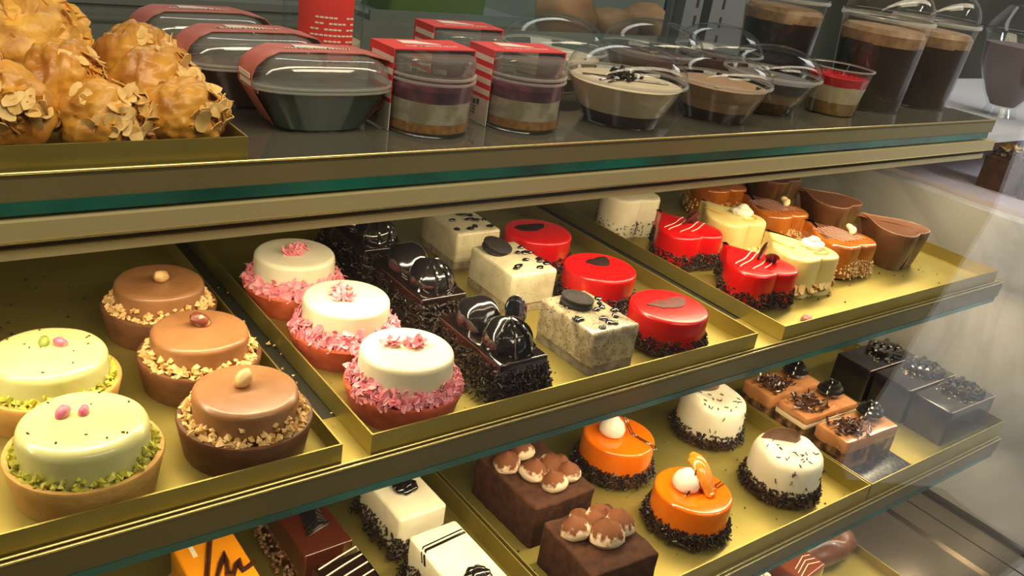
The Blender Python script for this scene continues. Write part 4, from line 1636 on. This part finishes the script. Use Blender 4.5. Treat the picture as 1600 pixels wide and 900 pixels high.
jar('front layered dessert jar in a red sleeve marked at the foot', 29.7, 46.9, 0, 1)
jar('right layered dessert jar in a red sleeve beside the cream bowl', 37.1, 46.9, -2, 2)
jar('rear layered dessert jar in a red sleeve behind the two front ones', 37.4, 54.8, -3, 3)
# tall jar with red paper front behind the oval tubs
tj = thing('tall_jar', 'tall jar wrapped in red printed paper behind the oval tubs', 'jar', 30.2, 63.5, ZS, 0)
MB().lathe([(2.8, 0), (3.0, .2), (3.0, 5.2), (3.15, 5.3), (3.15, 5.6), (3.0, 5.7), (3.0, 7.4), (2.8, 7.5), (.05, 7.5)], 48).build('clear_jar', PLAST, tj)
MB().lathe([(2.7, .1), (2.85, .3), (2.85, 2.3), (.05, 2.35)], 40).build('cream_layer', mat('beige_cream', (0.55, 0.40, 0.25), .5), tj)
lb = MB()
arc = [radians(-150 + 6 * i) for i in range(14)]
rs = [[(3.10 * cos(a), 3.10 * sin(a), 1.2), (3.10 * cos(a), 3.10 * sin(a), 6.6), (3.16 * cos(a), 3.16 * sin(a), 6.6), (3.16 * cos(a), 3.16 * sin(a), 1.2)] for a in arc]
lb.rings(rs)
lbo = lb.build('paper_label', LABELR, tj, True, 40)
pr = MB()
for k in range(7):
    z = 1.7 + k * .42
    for a0, a1 in zip(arc[3:-1], arc[4:]):
        if random.random() < .75:
            pr.add([(3.17 * cos(a), 3.17 * sin(a), zz) for a in (a0, a0 + (a1 - a0) * .8) for zz in (z, z + .12)] + [(3.19 * cos(a), 3.19 * sin(a), zz) for a in (a0, a0 + (a1 - a0) * .8) for zz in (z, z + .12)],
                   [(0, 1, 3, 2), (4, 6, 7, 5), (0, 2, 6, 4), (1, 5, 7, 3), (0, 4, 5, 1), (2, 3, 7, 6)])
pr.build('printing', PAPERW, lbo, False)


# bowls with domed lids
def bowl(label, x, y, r0, r1, h, dome, layers, deco, seed, rz=0):
    t = thing('domed_bowl', label, 'bowl', x, y, ZS, rz, 'clear bowls with domed lids')
    b = MB()
    b.lathe([(r0, 0), (r0 + .1, .04), (r0 + (r1 - r0) * .5, h * .5), (r1, h)], 56, cap1=False)
    bs = b.build('bowl_shell', PLAST, t)
    MB().lathe([(r1 - .02, h), (r1 + .14, h + .02), (r1 + .16, h + .1), (r1 + .14, h + .2), (r1 - .02, h + .22)], 56, cap0=False, cap1=False).build('rim', PLASTR, bs)
    d = MB()
    p = [(r1 + .12, h + .24), (r1 + .12, h + .42), (r1, h + .45)]
    for i in range(1, 13):
        a = pi / 2 * i / 12
        p.append((max(.03, r1 * cos(a)), h + .45 + dome * sin(a)))
    d.lathe(p, 56, cap0=False)
    d.build('dome_lid', PLAST, t)
    for nm, z0, z1, m in layers:
        a0 = r0 + (r1 - r0) * z0 / h - .12
        a1 = r0 + (r1 - r0) * z1 / h - .12
        MB().lathe([(a0, z0), ((a0 + a1) / 2, (z0 + z1) / 2), (a1 - .05, z1), (a1 * .8, z1 + .06), (.04, z1 + .08)], 48, .02, seed).build(nm, m, t)
    zt = layers[-1][2] + .14
    if deco == 'choc':
        mb = MB()
        rng = random.Random(seed)
        for _ in range(46):
            mb.chunk((rng.gauss(-.1, .55), rng.gauss(.2, .5), zt + rng.random() * .55), rng.uniform(.12, .26), rng)
        mb.build('chocolate_bits', COOKIE, t, False)['kind'] = 'stuff'
        lines_on(t, 'chocolate_drizzle', DARKC, [[(-2.9 + f * 5.6, -1.2 + q + .8 * sin(f * 4 + q), zt + .02) for f in [i / 12 for i in range(13)]] for q in (0, .5, 2.2)], .09)
    elif deco == 'spot':
        lines_on(t, 'chocolate_drizzle', DARKC, [[(1.2, -2.7, zt), (1.6, -2.6, zt + .05), (1.8, -2.2, zt)], [(-2.7, -1.7, zt), (-2.4, -1.9, zt)]], .14)
    elif deco == 'gold':
        mb = MB()
        rng = random.Random(seed)
        for _ in range(16):
            mb.flake((rng.gauss(0, .5), rng.gauss(0, .5), zt), .2, .13, rng, .4, .04, None, 6)
        mb.build('gold_flakes', GF, t, False)['kind'] = 'stuff'
    return t


LATTE = mat('latte_cream', (0.86, 0.72, 0.50), .35, 0, (0.78, 0.63, 0.42), 40, coat=.3)
LATTE2 = mat('coffee_cream', (0.48, 0.30, 0.17), .35, 0, (0.40, 0.24, 0.13), 40, coat=.3)
CHOCL = mat('dark_cake_layer', (0.035, 0.017, 0.012), .5, 0, (0.06, 0.03, 0.02), 90)
GREYC = mat('grey_blue_cream', (0.17, 0.16, 0.17), .4, 0, (0.12, 0.11, 0.12), 60)
AMBER = mat('amber_crumb', (0.20, 0.09, 0.025), .6, 0, (0.12, 0.05, 0.012), 150)
bowl('domed bowl of tan cream topped with chocolate chunks', 46.6, 46.9, 2.75, 4.45, 3.2, 2.2, (('chocolate_layer', .08, 1.0, CHOCL), ('cream_layer', 1.0, 3.0, LATTE)), 'choc', 1)
bowl('domed bowl of coffee cream beside the tan cream bowl', 57.3, 46.9, 2.5, 4.0, 3.0, 1.7, (('chocolate_layer', .08, .95, CHOCL), ('mousse_layer', .95, 1.9, LATTE2), ('cream_layer', 1.9, 2.8, LATTE2)), 'spot', 2)
bowl('domed bowl of greyish cream with gold flakes next to the red jelly cup', 65.9, 48.6, 2.3, 4.2, 3.2, 2.0, (('crumb_layer', .08, 1.1, AMBER), ('mousse_layer', 1.1, 2.0, LATTE2), ('cream_layer', 2.0, 2.9, GREYC)), 'gold', 3)
bowl('rear domed bowl behind the red sleeved jars', 48.3, 57.6, 2.6, 4.3, 3.2, 2.3, (('chocolate_layer', .08, 1.2, CHOCL), ('cream_layer', 1.2, 2.7, LATTE)), 'spot', 4)
bowl('rear wide domed bowl in front of the bread shelf', 59.6, 57.4, 2.8, 4.5, 3.3, 2.2, (('chocolate_layer', .08, 1.4, CHOCL), ('berry_layer', 1.4, 2.9, mat('plum_layer', (0.10, 0.03, 0.035), .4))), 'gold', 5)
bowl('rear domed bowl behind the gold flaked one', 69.6, 58.2, 2.6, 4.2, 3.2, 2.1, (('chocolate_layer', .08, 1.4, CHOCL), ('berry_layer', 1.4, 2.7, mat('plum_layer', (0.10, 0.03, 0.035), .4))), 'spot', 6)

jc = thing('jelly_cup', 'small clear cup of cream topped with red jelly', 'cup', 73.9, 47.3, ZS, 0)
MB().lathe([(2.2, 0), (2.25, .05), (2.95, 4.1)], 48, cap1=False).build('cup_shell', PLAST, jc)
MB().lathe([(2.94, 4.1), (3.05, 4.15), (3.05, 4.25), (2.94, 4.27)], 48, cap0=False, cap1=False).build('rim', PLASTR, jc)
MB().lathe([(2.1, .08), (2.3, 1.2), (.05, 1.3)], 40, .02, 2).build('biscuit_layer', mat('golden_crumb', (0.36, 0.22, 0.06), .6, 0, (0.25, 0.13, 0.03), 140), jc)
MB().lathe([(2.3, 1.2), (2.62, 2.7), (.05, 2.75)], 40, .01, 3).build('cream_layer', mat('panna_cotta', (0.66, 0.54, 0.34), .4), jc)
MB().lathe([(2.62, 2.68), (2.75, 3.45), (2.5, 3.52), (.05, 3.5)], 40, .01, 4).build('red_jelly', mat('red_jelly', (0.55, 0.008, 0.02), .12, coat=.8), jc)
_b = MB()
rng = random.Random(4)
for _ in range(14):
    a = rng.uniform(0, 6.28)
    _b.chunk((2.0 * rng.random() * cos(a), 2.0 * rng.random() * sin(a), 3.6), rng.uniform(.07, .13), rng)
_b.build('jelly_bits', mat('red_jelly', (0.55, 0.008, 0.02), .12), jc, False)


def big_cup(label, x, y, seed, lid=True, s_=1.0):
    t = thing('dessert_cup', label, 'cup', x, y, ZS, seed * 40, 'large clear cups of brown dessert')
    H, r0, r1 = 8.3 * s_, 3.5 * s_, 4.2 * s_
    MB().lathe([(r0 - .2, 0), (r0, .15), (r0 + (r1 - r0) * .5, H * .5), (r1, H)], 56, cap1=False).build('cup_shell', PLAST, t)
    MB().lathe([(r1 - .02, H), (r1 + .2, H + .05), (r1 + .24, H + .2), (r1 + .2, H + .35), (r1 - .02, H + .4)], 56, cap0=False, cap1=False).build('rim', PLASTR, t)
    z1 = H - 2.0
    f = lambda z: r0 + (r1 - r0) * z / H - .12
    MB().lathe([(f(0) - .1, .12), (f(2), 2), (f(4), 4), (f(z1), z1), (.05, z1 + .05)], 48, .012, seed).build('brown_filling',
        mat('brown_layers', (0.034, 0.015, 0.008), .4, 0, (0.016, 0.008, 0.006), 35, .4, .62), t)
    MB().lathe([(f(z1), z1 - .1), (f(z1 + .9), z1 + .9), (f(z1 + 1.2) - .4, z1 + 1.35), (.05, z1 + 1.3)], 48, .03, seed + 4).build('cream_topping',
        mat('tan_topping', (0.33, 0.20, 0.10), .5, 0, (0.20, 0.11, 0.05), 80), t)
    if lid:
        p = [(r1 + .2, H + .42), (r1 + .2, H + .62), (r1 - .1, H + .7)]
        for i in range(1, 13):
            a = pi / 2 * i / 12
            p.append((max(.03, (r1 - .1) * cos(a)), H + .7 + 3.2 * sin(a)))
        MB().lathe(p, 56, cap0=False).build('dome_lid', PLAST, t)
    return t


big_cup('large brown dessert cup with domed lid, nearest the jelly cup', 82.3, 49.2, 1)
big_cup('large brown dessert cup with domed lid at the shelf end', 92.0, 49.6, 2)
big_cup('large brown dessert cup standing behind the jelly cup', 80.6, 60.0, 3)

# ------------------------------------------------------------------ behind and beside the case
struct('trim_5', MB().box(58, 86, 108, 122, 11.9, 12.6).box(58, 86, 108, 108.4, 12.6, 13.3), mat('grey_shelf_metal', (0.20, 0.23, 0.21), .4, .3),
       'grey metal ledge across the kitchen behind the jars', 'ledge')
up_ = MB()
for x0 in (96.0, 101.5):
    up_.box(x0, x0 + 3.6, 88, 90, -33, 40)
up_.box(95.5, 112, 90, 91, -33, 40)
struct('trim_6', up_, mat('grey_upright', (0.17, 0.165, 0.15), .4, .2), 'slotted grey metal uprights behind the domed bowls', 'upright')
slots = MB()
for x0 in (97.4, 102.9):
    for k in range(14):
        slots.box(x0 + .9, x0 + 1.3, 87.9, 88.05, 6 + k * 2.6, 7.5 + k * 2.6)
struct('trim_7', slots, DARKM, 'dark slots in the grey metal uprights', 'slots')
struct('trim_8', MB().box(118, 121, 110, 113, 5, 60), mat('blue_post', (0.01, 0.03, 0.12), .4), 'narrow dark blue post behind the bread', 'post')
struct('trim_9', MB().box(88, 122, 106, 124, 8.6, 9.4), mat('bread_shelf_wood', (0.12, 0.07, 0.035), .6), 'dark wooden bread shelf behind the case', 'shelf')
BREAD = mat('bread_crust', (0.42, 0.22, 0.09), .6, 0, (0.26, 0.12, 0.045), 14, bump=.2, bscale=60)
GB = 'bread loaves on the back shelf'
for k, (x, y, rx, ry, rz_, lab) in enumerate(((94.5, 111, 5.2, 5.0, 4.4, 'large round brown loaf at the left of the back shelf'),
                                              (103.4, 110, 4.2, 5.0, 3.1, 'middle brown loaf on the back shelf'),
                                              (111.6, 110.5, 4.4, 5.0, 3.6, 'pale oval loaf next to the blue post'),
                                              (100.5, 118, 4.0, 4.0, 4.6, 'loaf standing behind the middle one'))):
    mb = MB().blob((0, 0, rz_ * .92), (rx, ry, rz_), 30, 18, .12, 1.4, k * 3.)
    tag(put(mb.build('bread_loaf', BREAD), x, y, 9.4), lab, 'bread', GB)
gc_ = MB()
gc_.loft(o_rect(16, 9, .8), [(0, 0), (-.2, 4), (-.5, 4.2), (-.5, 4.6), (.1, 4.6), (.2, .6), (.3, .5)])
tag(put(gc_.build('green_crate', mat('green_plastic', (0.10, 0.16, 0.04), .5)), 70, 114.5, 12.6), 'green plastic crate on the grey kitchen ledge', 'crate')

# neighbour counter at the right
struct('trim_10', MB().box(107.0, 160, 46.5, 74, 11.4, 12.4).box(99.5, 107.0, 46.5, 74, 11.4, 12.4), mat('white_counter', (0.58, 0.57, 0.58), .3), 'white neighbouring counter top right of the shelf end', 'counter')
struct('trim_11', MB().box(107.0, 160, 40, 74, -33, 5.0), mat('lilac_counter_front', (0.46, 0.40, 0.44), .45), 'pale lilac counter front beyond the marble end wall', 'counter')
nb = thing('tall_sundae_cup', 'tall clear sundae cup on the white counter at the right edge', 'cup', 122.0, 53.4, 12.4, 0)
MB().lathe([(2.0, 0), (2.2, .1), (1.7, 1.2), (2.6, 2.6), (4.2, 6.0), (4.8, 10.0), (5.0, 10.2), (5.0, 10.5), (4.6, 10.6)], 48, cap1=False).build('cup_shell', PLAST, nb)
MB().lathe([(1.5, 1.4), (2.4, 2.7), (4.0, 6.0), (4.5, 9.0), (.05, 9.3)], 40).build('mauve_filling', mat('mauve_mousse', (0.14, 0.09, 0.09), .5), nb)
MB().lathe([(4.9, 10.7), (4.6, 11.5), (3.2, 13.6), (.05, 14.4)], 40, cap0=False).build('dome_lid', PLAST, nb)
for k, (x, y, h, lab) in enumerate(((115.5, 47.2, 4.0, 'cocoa cake with nut curls beyond the end wall'), (116.2, 43.0, 3.0, 'chocolate cake with rubble topping at the right edge'))):
    t = thing('rubble_cake', lab, 'cake', x, y, 5.0, 10 + 20 * k, 'chocolate cakes on the neighbouring counter')
    MB().loft(o_rect(5.4, 4.6, .4), round_top(h, .3), .1, k).build('sponge_block', COCOA, t)
    mb = MB()
    rng = random.Random(k + 5)
    for _ in range(60):
        mb.chunk((rng.uniform(-2.3, 2.3), rng.uniform(-2, 2), h + rng.random() * .7), rng.uniform(.2, .5), rng)
    mb.build('chocolate_rubble', MOUSSE3 if k == 0 else mat('pink_rubble', (0.13, 0.05, 0.045), .5, 0, (0.42, 0.22, 0.20), 90), t, False)['kind'] = 'stuff'
    if k == 0:
        mb = MB()
        for _ in range(14):
            mb.flake((rng.uniform(-2.3, 2.3), rng.uniform(-2, 2), h + .9), .8, .3, rng, .7, .06, Vector((rng.gauss(0, .5), rng.gauss(0, .5), 1)), 8)
        mb.build('nut_curls', ALMOND, t)['kind'] = 'stuff'
